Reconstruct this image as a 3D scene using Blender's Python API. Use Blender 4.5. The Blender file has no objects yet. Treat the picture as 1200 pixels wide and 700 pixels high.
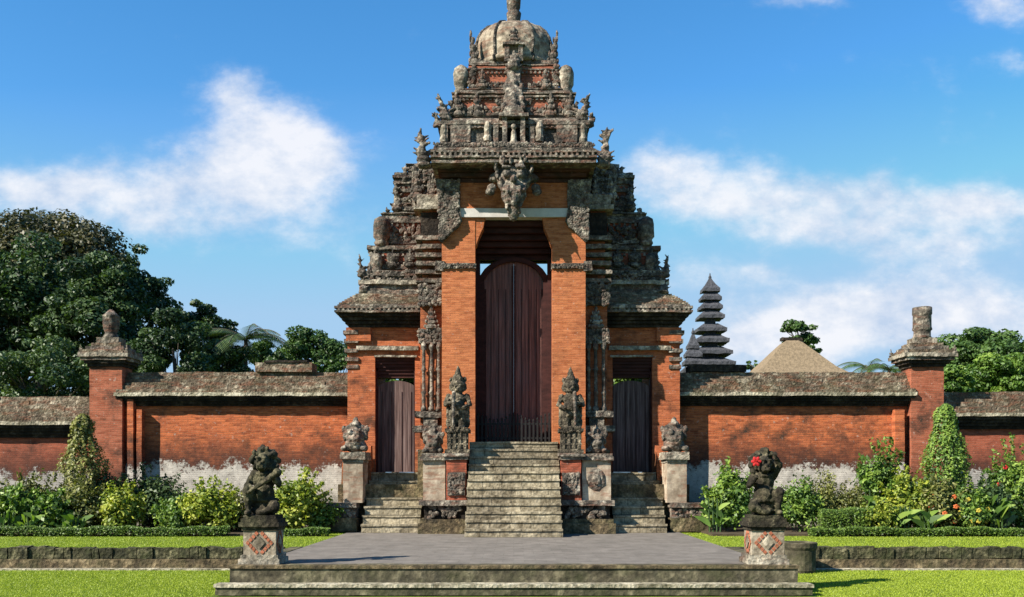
import bpy, math, random
import numpy as np
from mathutils import Vector, Matrix, noise
random.seed(7)
S = bpy.context.scene
COL = S.collection
R = math.radians

# ------------------------------------------------------------------ camera
F = 1150.0          # focal length in pixels of a 1200 px wide frame
CY, CZ = -29.5, 1.6
cam = bpy.data.cameras.new("camera"); co = bpy.data.objects.new("camera", cam); COL.objects.link(co)
co.location = (0, CY, CZ); co.rotation_euler = (R(90), 0, 0)
cam.sensor_width = 36; cam.lens = 36 * F / 1200; cam.shift_x = -2 / 1200; cam.shift_y = 210 / 1200
cam.clip_end = 3000; cam.clip_start = .1
S.camera = co
# ------------------------------------------------------------------ light
SUN_AZ, SUN_EL = R(58), R(37)      # azimuth measured from the facade normal (-Y) towards -X
sd = Vector((-math.sin(SUN_AZ) * math.cos(SUN_EL), -math.cos(SUN_AZ) * math.cos(SUN_EL), math.sin(SUN_EL)))
sl = bpy.data.lights.new("sun", 'SUN'); sl.energy = 5.0; sl.angle = R(.5); sl.color = (1, .93, .82)
so = bpy.data.objects.new("sun", sl); COL.objects.link(so); so.rotation_euler = sd.to_track_quat('Z', 'Y').to_euler()
so.location = (-20, -20, 30)
S.view_settings.view_transform = 'Standard'; S.view_settings.look = 'None'
S.view_settings.exposure = 1.22; S.view_settings.gamma = 1; S.view_settings.use_curve_mapping = False

class NT:
    """tiny node-tree helper"""
    def __init__(s, t): s.t = t
    def n(s, typ, **k):
        x = s.t.nodes.new(typ)
        for a, b in k.items():
            if a == 'ins':
                for i, v in b.items():
                    if isinstance(v, bpy.types.NodeSocket): s.t.links.new(v, x.inputs[i])
                    else: x.inputs[i].default_value = v
            else: setattr(x, a, b)
        return x
    def m(s, op, a, b=0.0, c=0.0, clamp=False):
        return s.n('ShaderNodeMath', operation=op, use_clamp=clamp, ins={0: a, 1: b, 2: c}).outputs[0]
    def noise(s, vec, scale, detail=4, rough=.55, dim='3D'):
        return s.n('ShaderNodeTexNoise', noise_dimensions=dim, ins={'Vector': vec, 'Scale': scale, 'Detail': detail, 'Roughness': rough}).outputs[0]
    def ramp(s, f, stops, interp='LINEAR'):
        x = s.n('ShaderNodeValToRGB', ins={0: f}); cr = x.color_ramp; cr.interpolation = interp
        while len(cr.elements) > 1: cr.elements.remove(cr.elements[0])
        cr.elements[0].position = stops[0][0]; cr.elements[0].color = c4(stops[0][1])
        for p, c in stops[1:]:
            e = cr.elements.new(p); e.color = c4(c)
        return x.outputs[0]
    def mix(s, f, a, b, blend='MIX'):
        x = s.n('ShaderNodeMix', data_type='RGBA', blend_type=blend, clamp_factor=True)
        for i, v in ((0, f), (6, a), (7, b)):
            if isinstance(v, bpy.types.NodeSocket): s.t.links.new(v, x.inputs[i])
            else: x.inputs[i].default_value = c4(v) if i else v
        return x.outputs[2]
    def map(s, f, a, b, c=0.0, d=1.0):
        return s.n('ShaderNodeMapRange', clamp=True, ins={0: f, 1: a, 2: b, 3: c, 4: d}).outputs[0]
def c4(c):
    if isinstance(c, (int, float)): return (c, c, c, 1)
    return tuple(c) + ((1,) if len(c) == 3 else ())

W = bpy.data.worlds.new("World"); S.world = W; W.use_nodes = True
wt = W.node_tree; wt.nodes.clear(); N = NT(wt)
sky = N.n('ShaderNodeTexSky', sky_type='NISHITA', sun_disc=False, sun_elevation=SUN_EL, air_density=1.0, dust_density=.1, ozone_density=3.0)
sky.sun_rotation = math.atan2(sd.x, sd.y)
gen = N.n('ShaderNodeTexCoord').outputs['Generated']
sep = N.n('ShaderNodeSeparateXYZ', ins={0: gen}).outputs
yy = N.m('MAXIMUM', N.m('ABSOLUTE', sep[1]), .05)
U = N.m('DIVIDE', sep[0], yy); V = N.m('DIVIDE', sep[2], yy)
# soft cumulus banks: (azimuth tangent, elevation tangent, half widths, weight)
def pxc(px, py, rx, ry, w): return ((px - 602) / F, (560 - py) / F, rx / F, ry / F, w)
banks = [pxc(275, 105, 48, 26, .85), pxc(305, 178, 90, 50, 1.05), pxc(150, 218, 150, 36, 1.0), pxc(40, 225, 70, 22, .7), pxc(340, 180, 60, 40, .9), pxc(270, 268, 150, 34, .62),
         pxc(760, 190, 55, 30, .85), pxc(850, 228, 130, 36, .74), pxc(985, 225, 120, 34, .9), pxc(1160, 238, 80, 16, .7), pxc(1130, 280, 130, 34, .9), pxc(960, 270, 80, 26, .66),
         pxc(985, 372, 95, 40, 1.25), pxc(1150, 370, 130, 42, 1.2), pxc(880, 400, 90, 30, 1.0), pxc(820, 320, 60, 24, .5), pxc(895, 320, 30, 14, .62),
         pxc(1165, 8, 56, 22, 1.0), pxc(945, 0, 60, 10, .55), pxc(1195, 75, 30, 18, .6), pxc(60, 265, 120, 20, .4)]
tot = None
for (u0, v0, ru, rv, w) in banks:
    du = N.m('DIVIDE', N.m('SUBTRACT', U, u0), ru); dv = N.m('DIVIDE', N.m('SUBTRACT', V, v0), rv)
    g = N.m('MULTIPLY', N.m('EXPONENT', N.m('MULTIPLY', N.m('ADD', N.m('MULTIPLY', du, du), N.m('MULTIPLY', dv, dv)), -.8)), w)
    tot = g if tot is None else N.m('ADD', tot, g)
uv = N.n('ShaderNodeCombineXYZ', ins={0: U, 1: V, 2: 0.0}).outputs[0]
uvs = N.n('ShaderNodeVectorMath', operation='MULTIPLY', ins={0: uv, 1: (1, 1.5, 1)}).outputs[0]
wsp = N.noise(uvs, 7.5, 9, .6)
fine = N.noise(uvs, 26, 7, .62)
dens = N.m('ADD', N.m('MULTIPLY', tot, .82), N.m('ADD', N.m('MULTIPLY', N.m('SUBTRACT', wsp, .50), 1.9), N.m('MULTIPLY', N.m('SUBTRACT', fine, .5), .6)))
cm = N.map(dens, .2, 1.05); cm = N.n('ShaderNodeMapRange', interpolation_type='SMOOTHERSTEP', ins={0: dens, 1: .12, 2: 1.25, 3: 0., 4: .9}).outputs[0]
haze = N.map(V, .02, .40, .6, 0)
front = N.m('MULTIPLY', N.map(sep[2], 0, .02), N.map(sep[1], .05, .25))
skyc = N.n('ShaderNodeHueSaturation', ins={'Hue': .497, 'Saturation': 1.30, 'Value': 1.76, 'Color': sky.outputs[0]}).outputs[0]
skyc = N.n('ShaderNodeVectorMath', operation='MINIMUM', ins={0: skyc, 1: (2.7, 4.8, 7.1)}).outputs[0]
skyc = N.mix(haze, skyc, (3.9, 5.4, 7.1))
cshade = N.mix(N.map(N.m('ADD', N.m('MULTIPLY', N.noise(uvs, 7, 6), .6), N.m('MULTIPLY', fine, .4)), .40, .58), (4.6, 5.5, 7.0), (7.9, 7.9, 8.2))
skyc = N.mix(N.m('MULTIPLY', cm, front), skyc, cshade)
bg = N.n('ShaderNodeBackground', ins={0: skyc, 1: .0525})
wt.links.new(bg.outputs[0], N.n('ShaderNodeOutputWorld').inputs[0])

# ------------------------------------------------------------------ materials
def new_mat(name):
    m = bpy.data.materials.new(name); m.use_nodes = True; m.node_tree.nodes.clear()
    return m, NT(m.node_tree)
def finish(m, n, col, rough=.9, height=None, dist=.02, strength=1.0, spec=.2, extra=None):
    col = n.mix(1., col, (.60, .60, .60), 'MULTIPLY')
    ins = {'Base Color': col, 'Roughness': rough, 'Specular IOR Level': spec}
    if height is not None:
        b = n.n('ShaderNodeBump', ins={'Strength': strength, 'Distance': dist, 'Height': height}); ins['Normal'] = b.outputs[0]
    p = n.n('ShaderNodeBsdfPrincipled', ins=ins)
    o = n.n('ShaderNodeOutputMaterial'); m.node_tree.links.new(p.outputs[0], o.inputs[0])
    return m
def pos(n): return n.n('ShaderNodeNewGeometry').outputs['Position']
def vmul(n, v, k): return n.n('ShaderNodeVectorMath', operation='MULTIPLY', ins={0: v, 1: k}).outputs[0]

def mat_brick(name, A, B, mortar, stain=.35, plaster=None, dirtcol=(.045, .035, .025), z_moss=None, pcol=(.86, .79, .68)):
    m, n = new_mat(name); p = pos(n); s = n.n('ShaderNodeSeparateXYZ', ins={0: p}).outputs
    uv = n.n('ShaderNodeCombineXYZ', ins={0: n.m('ADD', s[0], s[1]), 1: s[2], 2: 0.}).outputs[0]
    br = n.n('ShaderNodeTexBrick', ins={'Vector': uv, 'Color1': c4(A), 'Color2': c4(B), 'Mortar': c4(mortar), 'Scale': 1.0, 'Mortar Size': .007, 'Mortar Smooth': .3, 'Bias': -.1, 'Brick Width': .27, 'Row Height': .068})
    br.offset = .5
    col = br.outputs[0]
    st = n.noise(vmul(n, p, (1.9, 1.9, 9)), 1.5, 6, .68)          # streaky courses
    col = n.mix(n.map(st, .42, .75, 0, .6), col, tuple(min(1, a * 1.5 + .05) for a in A))
    col = n.mix(n.map(st, .46, .26, 0, .5), col, tuple(b * .5 for b in B))
    d = n.noise(p, 1.1, 8, .68)
    col = n.mix(n.map(d, .50, .68, 0, stain * 2), col, dirtcol)
    sp = n.noise(p, 13, 4, .6)
    col = n.mix(n.map(sp, .60, .70, 0, .55), col, tuple(b * .35 for b in B))
    col = n.mix(n.map(n.noise(p, 9, 3, .6), .64, .72, 0, .5), col, (.62, .52, .44))
    h = n.m('ADD', n.m('MULTIPLY', br.outputs[1], -.5), n.m('MULTIPLY', n.noise(p, 30, 5, .7), .8))
    if plaster is not None:
        e = n.m('ADD', s[2], n.m('ADD', n.m('MULTIPLY', n.m('SUBTRACT', n.noise(vmul(n, p, (1, 1, 1)), 1.5, 9, .78), .5), 2.2), 0.0))
        wet = n.map(e, plaster + 1.05, plaster + .2, 0, .85)
        col = n.mix(wet, col, (.075, .035, .025))
        e2 = n.m('ADD', e, n.m('ADD', n.m('MULTIPLY', br.outputs[1], .07), n.m('MULTIPLY', n.m('SUBTRACT', n.noise(p, 11, 5, .7), .5), .9)))
        pm = n.map(e2, plaster + .10, plaster - .04, 0, .98)
        g = n.noise(p, 3.2, 8, .7)
        pc = n.mix(n.map(g, .35, .68), tuple(c * .5 for c in pcol), pcol)
        pc = n.mix(n.map(n.noise(p, 16, 4, .7), .6, .68), pc, (.12, .10, .08))
        pc = n.mix(n.map(s[2], plaster - .7, plaster - 1.5, 0, .6), pc, (.07, .075, .04))
        col = n.mix(pm, col, pc); h = n.m('ADD', h, n.m('MULTIPLY', pm, 1.0))
    if z_moss is not None:
        e = n.m('ADD', s[2], n.m('MULTIPLY', n.m('SUBTRACT', d, .5), 3.0))
        col = n.mix(n.map(e, z_moss + .5, z_moss - .4, 0, .85), col, (.10, .075, .035))
    return finish(m, n, col, .92, h, .012)

def mat_stone(name, dark, mid, light, scale=5., bump=.03, moss=0., band=None, bright=0., red=0.):
    m, n = new_mat(name); p = pos(n)
    a = n.noise(p, scale, 9, .72); b = n.noise(p, scale * .27, 5, .6)
    f = n.m('ADD', n.m('MULTIPLY', a, .75), n.m('MULTIPLY', b, .35)); f = n.m('SUBTRACT', f, .05 - bright)
    col = n.ramp(f, [(.36, dark), (.47, tuple((x + y) / 2 for x, y in zip(dark, mid))), (.53, mid), (.62, light), (.8, tuple(min(.8, x * 1.25) for x in light))])
    big = n.noise(vmul(n, p, (1, 1, .7)), .9, 5, .6)
    col = n.mix(1., col, n.mix(n.map(big, .36, .64), (.72, .66, .59), (1.25, 1.18, 1.05)), 'MULTIPLY')
    col = n.mix(n.map(n.noise(vmul(n, p, (5, 5, .9)), 1.5, 5, .7), .56, .68, 0, .65), col, tuple(x * 1.2 for x in dark))
    if red:
        col = n.mix(n.map(n.noise(vmul(n, p, (1, 1, 4)), 2.2, 6, .65), .50, .60, 0, red), col, (.30, .11, .06))
    if band:
        br = n.n('ShaderNodeTexBrick', ins={'Vector': n.n('ShaderNodeCombineXYZ', ins={0: n.m('ADD', n.n('ShaderNodeSeparateXYZ', ins={0: p}).outputs[0], n.n('ShaderNodeSeparateXYZ', ins={0: p}).outputs[1]), 1: n.n('ShaderNodeSeparateXYZ', ins={0: p}).outputs[2], 2: 0.}).outputs[0],
             'Color1': c4(1.), 'Color2': c4(.72), 'Mortar': c4(.3), 'Scale': 1., 'Mortar Size': .012, 'Brick Width': band[0], 'Row Height': band[1]})
        col = n.mix(.8, col, br.outputs[0], 'MULTIPLY')
    if moss:
        col = n.mix(n.map(n.noise(p, 1.9, 7, .7), .47, .62, 0, moss), col, (.085, .10, .035))
    nz = n.n('ShaderNodeSeparateXYZ', ins={0: n.n('ShaderNodeNewGeometry').outputs['Normal']}).outputs[2]
    vo = n.n('ShaderNodeTexVoronoi', feature='F1', ins={'Vector': p, 'Scale': scale * 2.2}).outputs[0]
    h = n.m('ADD', n.m('MULTIPLY', a, 1.4), n.m('ADD', n.m('MULTIPLY', vo, .8), n.m('MULTIPLY', n.noise(p, scale * 6, 5, .7), .5)))
    return finish(m, n, col, .95, h, bump)

M = {}
M['brick'] = mat_brick('gate_brick', (.64, .215, .078), (.42, .11, .036), (.50, .18, .08), .2)
M['brick_red'] = mat_brick('tower_brick', (.46, .12, .06), (.34, .075, .04), (.28, .10, .06), .5)
M['tier_brick'] = mat_brick('weathered_tier_brick', (.52, .17, .09), (.34, .09, .05), (.28, .12, .08), .35)
M['brick_shade'] = mat_brick('shaded_corbel_brick', (.13, .05, .035), (.085, .035, .025), (.08, .035, .025), .6)  # brick darkened to paint in the shade under the main cornice
M['brick_wing'] = mat_brick('wing_brick', (.58, .17, .06), (.36, .085, .03), (.42, .14, .07), .4, z_moss=1.8)
M['wall_brick'] = mat_brick('garden_wall_brick', (.66, .175, .058), (.30, .065, .025), (.42, .17, .08), .5, plaster=1.98)
M['wall_brick_low'] = mat_brick('low_wall_brick', (.44, .12, .06), (.30, .07, .035), (.34, .14, .09), .42, plaster=1.72, pcol=(.66, .62, .56))
M['stone'] = mat_stone('weathered_stone', (.035, .033, .032), (.235, .215, .19), (.62, .59, .52), 5.5, red=.35)
M['stone_light'] = mat_stone('lichen_stone', (.06, .055, .045), (.38, .36, .31), (.72, .69, .60), 5, bright=.02, red=.2)
M['stone_dome'] = mat_stone('dome_stone', (.05, .04, .03), (.36, .32, .26), (.70, .64, .53), 3.2, bright=.02, red=.35)
M['carved'] = mat_stone('carved_stone', (.026, .025, .025), (.22, .205, .185), (.60, .57, .50), 7, .035, red=.25)
M['carved_dark'] = mat_stone('dark_carved_stone', (.024, .022, .022), (.17, .155, .14), (.48, .45, .39), 7, .035)
M['coping'] = mat_stone('coping_stone', (.07, .055, .04), (.22, .185, .145), (.56, .52, .43), 6, .03, moss=.25, red=.5, bright=.01)
M['coping_rim'] = mat_stone('coping_rim_stone', (.09, .08, .05), (.42, .40, .32), (.72, .69, .58), 6, .03, moss=.3, bright=.05)
M['guardian'] = mat_stone('guardian_stone', (.02, .018, .016), (.15, .135, .105), (.46, .41, .32), 8, .03)
M['under'] = mat_stone('shaded_dark_stone', (.015, .014, .013), (.05, .04, .033), (.12, .10, .08), 5)  # near-black; paints in shade on corbels and niche backs, plain dark stone elsewhere
M['steps'] = mat_stone('stair_stone', (.12, .10, .065), (.40, .36, .27), (.60, .55, .43), 5, .02, band=(.55, .5), bright=.04)
M['front_steps'] = mat_stone('front_step_stone', (.05, .048, .035), (.15, .14, .10), (.30, .28, .20), 4, .02, moss=.35)
M['base'] = mat_stone('base_stone', (.045, .04, .03), (.20, .16, .10), (.42, .35, .23), 5, .03, moss=.35)
M['plaster'] = mat_stone('white_plaster', (.26, .21, .16), (.50, .43, .35), (.70, .63, .53), 2.6, .012, bright=.04, red=.5)
M['statue'] = mat_stone('statue_stone', (.016, .015, .012), (.065, .058, .042), (.24, .215, .15), 7, .02, moss=.25)
M['kerb'] = mat_stone('kerb_stone', (.025, .028, .018), (.10, .10, .06), (.28, .27, .17), 6, .04, moss=.5)
def flat(name, col, rough=.8, var=.3, scale=8, bump=.01, spec=.2):
    m, n = new_mat(name); p = pos(n); a = n.noise(p, scale, 7, .65)
    c = n.mix(n.map(a, .3, .7), tuple(x * (1 - var) for x in col), tuple(min(1, x * (1 + var)) for x in col))
    return finish(m, n, c, rough, a, bump, spec=spec)
M['white'] = flat('lintel_white', (.72, .68, .62), .8, .15, 4)
M['iron'] = flat('dark_iron', (.02, .02, .02), .6, .3)
M['thatch'] = flat('tan_thatch', (.30, .225, .14), .95, .35, 6, .06)
M['ijuk'] = flat('black_palm_thatch', (.085, .088, .10), .9, .5, 9, .05)
M['bark'] = flat('tree_bark', (.12, .10, .075), .9, .4, 9, .03)
M['soil'] = flat('garden_soil', (.10, .075, .045), .95, .4, 4, .03)
M['flower_red'] = flat('red_petals', (.62, .03, .03), .6, .2)
M['flower_orange'] = flat('orange_petals', (.75, .18, .05), .6, .2)
M['flower_yellow'] = flat('yellow_petals', (.75, .60, .08), .6, .2)
M['pedestal_plaster'] = mat_stone('pedestal_plaster', (.10, .085, .065), (.36, .32, .26), (.56, .51, .43), 5, .012, bright=.03)
M['tile_orange'] = mat_brick('pedestal_brick', (.52, .17, .09), (.42, .12, .06), (.4, .2, .1), .2)
# wood
m, n = new_mat('maroon_wood'); p = pos(n)
g = n.noise(vmul(n, p, (14, 14, .55)), 1.3, 7, .65); g2 = n.noise(p, 1.0, 5, .6)
c = n.ramp(g, [(.3, (.04, .014, .010)), (.48, (.17, .058, .042)), (.62, (.32, .13, .10)), (.8, (.46, .25, .20))])
c = n.mix(n.map(g2, .42, .7, 0, .55), c, (.15, .085, .085))
M['wood'] = finish(m, n, c, .62, g, .01, spec=.35)
m, n = new_mat('grey_brown_wood'); p = pos(n)
g = n.noise(vmul(n, p, (16, 16, .6)), 1.3, 7, .65)
M['wood_grey'] = finish(m, n, n.ramp(g, [(.3, (.03, .018, .016)), (.5, (.14, .085, .075)), (.68, (.28, .20, .18))]), .75, g, .01, spec=.25)
m, n = new_mat('dark_maroon_beam'); p = pos(n)
g = n.noise(vmul(n, p, (2, 2, 6)), 1.3, 7, .65)
c = n.ramp(g, [(.3, (.03, .010, .009)), (.7, (.09, .03, .025))])
M['beam'] = finish(m, n, c, .8, g, .01)
# path paving
m, n = new_mat('path_paving'); p = pos(n)
br = n.n('ShaderNodeTexBrick', ins={'Vector': p, 'Color1': c4((.275, .25, .22)), 'Color2': c4((.23, .21, .185)), 'Mortar': c4((.215, .20, .175)), 'Scale': 1., 'Mortar Size': .01, 'Brick Width': .42, 'Row Height': .42})
a = n.noise(p, 2.2, 8, .7)
c = n.mix(n.map(a, .35, .7), (.72, .70, .68), (1.25, 1.22, 1.2)); c = n.mix(1., br.outputs[0], c, 'MULTIPLY')
c = n.mix(n.map(n.noise(p, .5, 4), .55, .72, 0, .4), c, (.13, .12, .10))
c = n.mix(n.map(n.noise(p, 40, 3), .62, .7, 0, .5), c, (.1, .1, .1))
M['path'] = finish(m, n, c, .85, n.noise(p, 40, 4, .7), .004)
# lawn (soil + short grass under the blades)
def mat_lawn(name, a1, a2):
    m, n = new_mat(name); p = pos(n)
    f = n.m('ADD', n.m('MULTIPLY', n.noise(p, .7, 6, .65), .6), n.m('MULTIPLY', n.noise(p, 26, 5, .7), .4))
    c = n.ramp(f, [(.36, tuple(x * .6 for x in a1)), (.5, a1), (.62, a2)])
    return finish(m, n, c, .95, n.noise(p, 60, 4, .7), .03)
M['lawn'] = mat_lawn('lawn_turf', (.16, .24, .02), (.27, .35, .035))
M['lawn_far'] = mat_lawn('courtyard_grass', (.10, .16, .03), (.18, .22, .05))
def mat_leaf(name, dark, mid, light, trans=.25, clump=.5):
    m, n = new_mat(name); p = pos(n)
    t = n.n('ShaderNodeAttribute', attribute_name='tint').outputs['Fac']
    f = n.m('ADD', n.m('MULTIPLY', t, .55), n.m('MULTIPLY', n.noise(p, clump, 4, .6), .5))
    c = n.mix(1., n.ramp(f, [(.2, dark), (.5, mid), (.8, light)]), (.84, .82, .8), 'MULTIPLY')
    p1 = n.n('ShaderNodeBsdfPrincipled', ins={'Base Color': c, 'Roughness': .5, 'Specular IOR Level': .35})
    tr = n.n('ShaderNodeBsdfTranslucent', ins={'Color': n.mix(1., c, (1.3, 1.5, .5), 'MULTIPLY')})
    mx = n.n('ShaderNodeMixShader', ins={0: trans, 1: p1.outputs[0], 2: tr.outputs[0]})
    m.node_tree.links.new(mx.outputs[0], n.n('ShaderNodeOutputMaterial').inputs[0]); return m
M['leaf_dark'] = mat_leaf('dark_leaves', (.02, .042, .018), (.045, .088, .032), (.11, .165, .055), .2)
M['leaf_brown'] = mat_leaf('olive_brown_leaves', (.028, .034, .016), (.07, .075, .032), (.135, .12, .055), .15, .35)
M['leaf_mid'] = mat_leaf('green_leaves', (.03, .065, .018), (.062, .125, .028), (.12, .20, .05), .2)
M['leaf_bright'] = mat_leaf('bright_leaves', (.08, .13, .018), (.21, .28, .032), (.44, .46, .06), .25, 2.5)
M['leaf_bush'] = mat_leaf('bush_leaves', (.03, .07, .015), (.105, .20, .032), (.27, .38, .065), .25, 2.5)
M['leaf_olive'] = mat_leaf('olive_bush_leaves', (.05, .065, .018), (.14, .16, .04), (.28, .28, .08), .2, 2.2)
M['leaf_hedge'] = mat_leaf('hedge_leaves', (.035, .07, .012), (.075, .14, .02), (.16, .25, .035), .2, 4)
M['blade'] = mat_leaf('grass_blades', (.20, .28, .02), (.29, .385, .025), (.40, .48, .05), .25, .8)

# ------------------------------------------------------------------ mesh builder
class MB:
    def __init__(s): s.v = []; s.f = []
    def add(s, vs, fs):
        o = len(s.v); s.v += [tuple(v) for v in vs]; s.f += [tuple(i + o for i in f) for f in fs]
    def box(s, x0, x1, y0, y1, z0, z1, top=None):
        """plain box; top=(dx,dy) insets the top face"""
        dx, dy = top or (0, 0)
        s.add([(x0, y0, z0), (x1, y0, z0), (x1, y1, z0), (x0, y1, z0), (x0 + dx, y0 + dy, z1), (x1 - dx, y0 + dy, z1), (x1 - dx, y1 - dy, z1), (x0 + dx, y1 - dy, z1)],
              [(0, 3, 2, 1), (4, 5, 6, 7), (0, 1, 5, 4), (1, 2, 6, 5), (2, 3, 7, 6), (3, 0, 4, 7)])
    def gbox(s, x0, x1, y0, y1, z0, z1, res=.14, amp=.012, top=None, bot=None, fr=2.3):
        """box cut into a grid whose vertices are worn by a continuous noise"""
        nx = max(1, min(60, round((x1 - x0) / res))); ny = max(1, min(40, round((y1 - y0) / res))); nz = max(1, min(60, round((z1 - z0) / res)))
        idx = {}; vs = []; tx, ty = top or (0, 0); bx, by = bot or (0, 0)
        cx, cy = (x0 + x1) / 2, (y0 + y1) / 2
        def vid(i, j, k):
            key = (i, j, k)
            if key not in idx:
                w = k / nz; hx = (x1 - x0) / 2 - tx * w - bx * (1 - w); hy = (y1 - y0) / 2 - ty * w - by * (1 - w)
                p = Vector((cx + hx * (2 * i / nx - 1), cy + hy * (2 * j / ny - 1), z0 + (z1 - z0) * w))
                d = noise.noise_vector(p * fr) * amp + noise.noise_vector(p * fr * 3.1) * amp * .6
                idx[key] = len(vs); vs.append(p + d)
            return idx[key]
        fs = []
        for i in range(nx):
            for j in range(ny):
                fs.append((vid(i, j, 0), vid(i, j + 1, 0), vid(i + 1, j + 1, 0), vid(i + 1, j, 0)))
                fs.append((vid(i, j, nz), vid(i + 1, j, nz), vid(i + 1, j + 1, nz), vid(i, j + 1, nz)))
        for k in range(nz):
            for i in range(nx):
                fs.append((vid(i, 0, k), vid(i + 1, 0, k), vid(i + 1, 0, k + 1), vid(i, 0, k + 1)))
                fs.append((vid(i, ny, k), vid(i, ny, k + 1), vid(i + 1, ny, k + 1), vid(i + 1, ny, k)))
            for j in range(ny):
                fs.append((vid(0, j, k), vid(0, j, k + 1), vid(0, j + 1, k + 1), vid(0, j + 1, k)))
                fs.append((vid(nx, j, k), vid(nx, j + 1, k), vid(nx, j + 1, k + 1), vid(nx, j, k + 1)))
        s.add(vs, fs)
    def ell(s, c, r, n=10, rot=None, amp=0.):
        if isinstance(r, (int, float)): r = (r, r, r)
        vs = []; fs = []; m = max(4, n // 2 + 1)
        for j in range(1, m):
            for i in range(n):
                a = 2 * math.pi * i / n; b = math.pi * j / m
                p = Vector((r[0] * math.sin(b) * math.cos(a), r[1] * math.sin(b) * math.sin(a), r[2] * math.cos(b)))
                if rot: p = rot @ p
                p += Vector(c)
                if amp: p += noise.noise_vector(p * 6) * amp
                vs.append(p)
        t = Vector((0, 0, r[2])); t = rot @ t if rot else t
        vs.append(Vector(c) + t); vs.append(Vector(c) - t)
        T = len(vs) - 2; B = T + 1
        for j in range(m - 2):
            for i in range(n):
                i2 = (i + 1) % n; fs.append((j * n + i, (j + 1) * n + i, (j + 1) * n + i2, j * n + i2))
        for i in range(n):
            i2 = (i + 1) % n; fs.append((T, i, i2)); fs.append((B, (m - 2) * n + i2, (m - 2) * n + i))
        s.add(vs, fs)
    def cap(s, a, b, r0, r1, n=10, ends=True):
        a = Vector(a); b = Vector(b); d = b - a; q = d.to_track_quat('Z', 'Y').to_matrix()
        vs = []
        for p, r in ((a, r0), (b, r1)):
            for i in range(n):
                t = 2 * math.pi * i / n; vs.append(p + q @ Vector((r * math.cos(t), r * math.sin(t), 0)))
        fs = [(i, (i + 1) % n, n + (i + 1) % n, n + i) for i in range(n)]
        fs += [tuple(reversed(range(n))), tuple(range(n, 2 * n))]
        s.add(vs, fs)
        if ends: s.ell(a, r0, n); s.ell(b, r1, n)
    def lathe(s, c, prof, n=20, amp=0., sq=False):
        """prof: (radius, z) from bottom to top"""
        vs = []; k = len(prof)
        for r, z in prof:
            for i in range(n):
                t = 2 * math.pi * i / n
                p = Vector((c[0] + r * math.cos(t), c[1] + r * math.sin(t), c[2] + z))
                if amp: p += noise.noise_vector(p * 3) * amp
                vs.append(p)
        fs = [(j * n + i, j * n + (i + 1) % n, (j + 1) * n + (i + 1) % n, (j + 1) * n + i) for j in range(k - 1) for i in range(n)]
        fs += [tuple(reversed(range(n))), tuple((k - 1) * n + i for i in range(n))]
        s.add(vs, fs)
    def prism(s, pts, y0, y1):
        """(x,z) outline, counter-clockwise seen from the front (-Y)"""
        k = len(pts); vs = [(x, y0, z) for x, z in pts] + [(x, y1, z) for x, z in pts]
        fs = [tuple(range(k)), tuple(reversed(range(k, 2 * k)))] + [(i, k + i, k + (i + 1) % k, (i + 1) % k) for i in range(k)]
        s.add(vs, fs)
    def relief(s, x0, x1, z0, z1, y, size=.09, dens=1.0, depth=.6):
        """carved foliage: overlapping curls on a front face"""
        size *= .74; depth *= 1.25; dens *= .8
        n = int((x1 - x0) * (z1 - z0) / (size * size) * 1.1 * dens)
        for _ in range(n):
            r = size * random.uniform(.5, 1.1)
            s.ell((random.uniform(x0, x1), y, random.uniform(z0, z1)), (r, r * depth, r * random.uniform(.6, 1.4)), 6, Matrix.Rotation(random.uniform(0, 3), 3, 'Y'))
    def flame(s, x, y, z, w, h, lean=0., n=6):
        """upswept carved antefix of curls leaning outwards"""
        for i in range(n):
            t = i / (n - 1); r = w * .5 * (1 - .72 * t)
            cx = x + lean * h * (t ** 1.8); cz = z + h * (t * .88 + .06)
            s.ell((cx, y, cz), (r, r * .8, h / n * .8), 8, amp=.03)
            if i < n - 1:
                for sg in (-1, 1):
                    s.ell((cx + sg * r * .95, y + random.uniform(-.04, .04), cz + h / n * .35), (r * .32, r * .32, h / n * .5), 6)
    def dentils(s, x0, x1, y, z0, z1, step=.17, proud=.06):
        n = max(1, int((x1 - x0) / step))
        for i in range(n):
            c = x0 + (x1 - x0) * (i + .5) / n; w = step * .27
            s.box(c - w, c + w, y - proud, y + .03, z0, z1 + random.uniform(-.01, .01), top=(w * .3, .01))
    def courses(s, x0, x1, y0, y1, z0, z1, pat=(0, .07, .03, .10, .05, -.02), h=.085, inner=0):
        z = z0; i = 0
        while z < z1 - .02:
            e = pat[i % len(pat)]; hh = h * random.uniform(.8, 1.25)
            xa = x0 - (e if inner <= 0 else 0); xb = x1 + (e if inner >= 0 else 0)
            s.gbox(xa, xb, y0 - e, y1, z, min(z + hh, z1) - .012, res=.13, amp=.016); z += hh; i += 1
    def build(s, name, mat, parent=None, smooth=False, remesh=0, disp=0, bevel=0):
        me = bpy.data.meshes.new(name); me.from_pydata(s.v, [], s.f); me.validate(); me.update()
        me.materials.append(mat if not isinstance(mat, str) else M[mat])
        o = bpy.data.objects.new(name, me); COL.objects.link(o)
        if parent: o.parent = parent
        if smooth or remesh: me.polygons.foreach_set('use_smooth', [True] * len(me.polygons))
        if bevel:
            b = o.modifiers.new('bevel', 'BEVEL'); b.width = bevel; b.segments = 2; b.limit_method = 'ANGLE'
        if remesh:
            r = o.modifiers.new('fuse', 'REMESH'); r.mode = 'VOXEL'; r.voxel_size = remesh; r.use_smooth_shade = True
        if disp:
            t = bpy.data.textures.new('wear', 'CLOUDS'); t.noise_scale = .09; t.noise_depth = 3
            d = o.modifiers.new('wear', 'DISPLACE'); d.texture = t; d.strength = disp; d.mid_level = .5; d.texture_coords = 'LOCAL'
        return o
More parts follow.
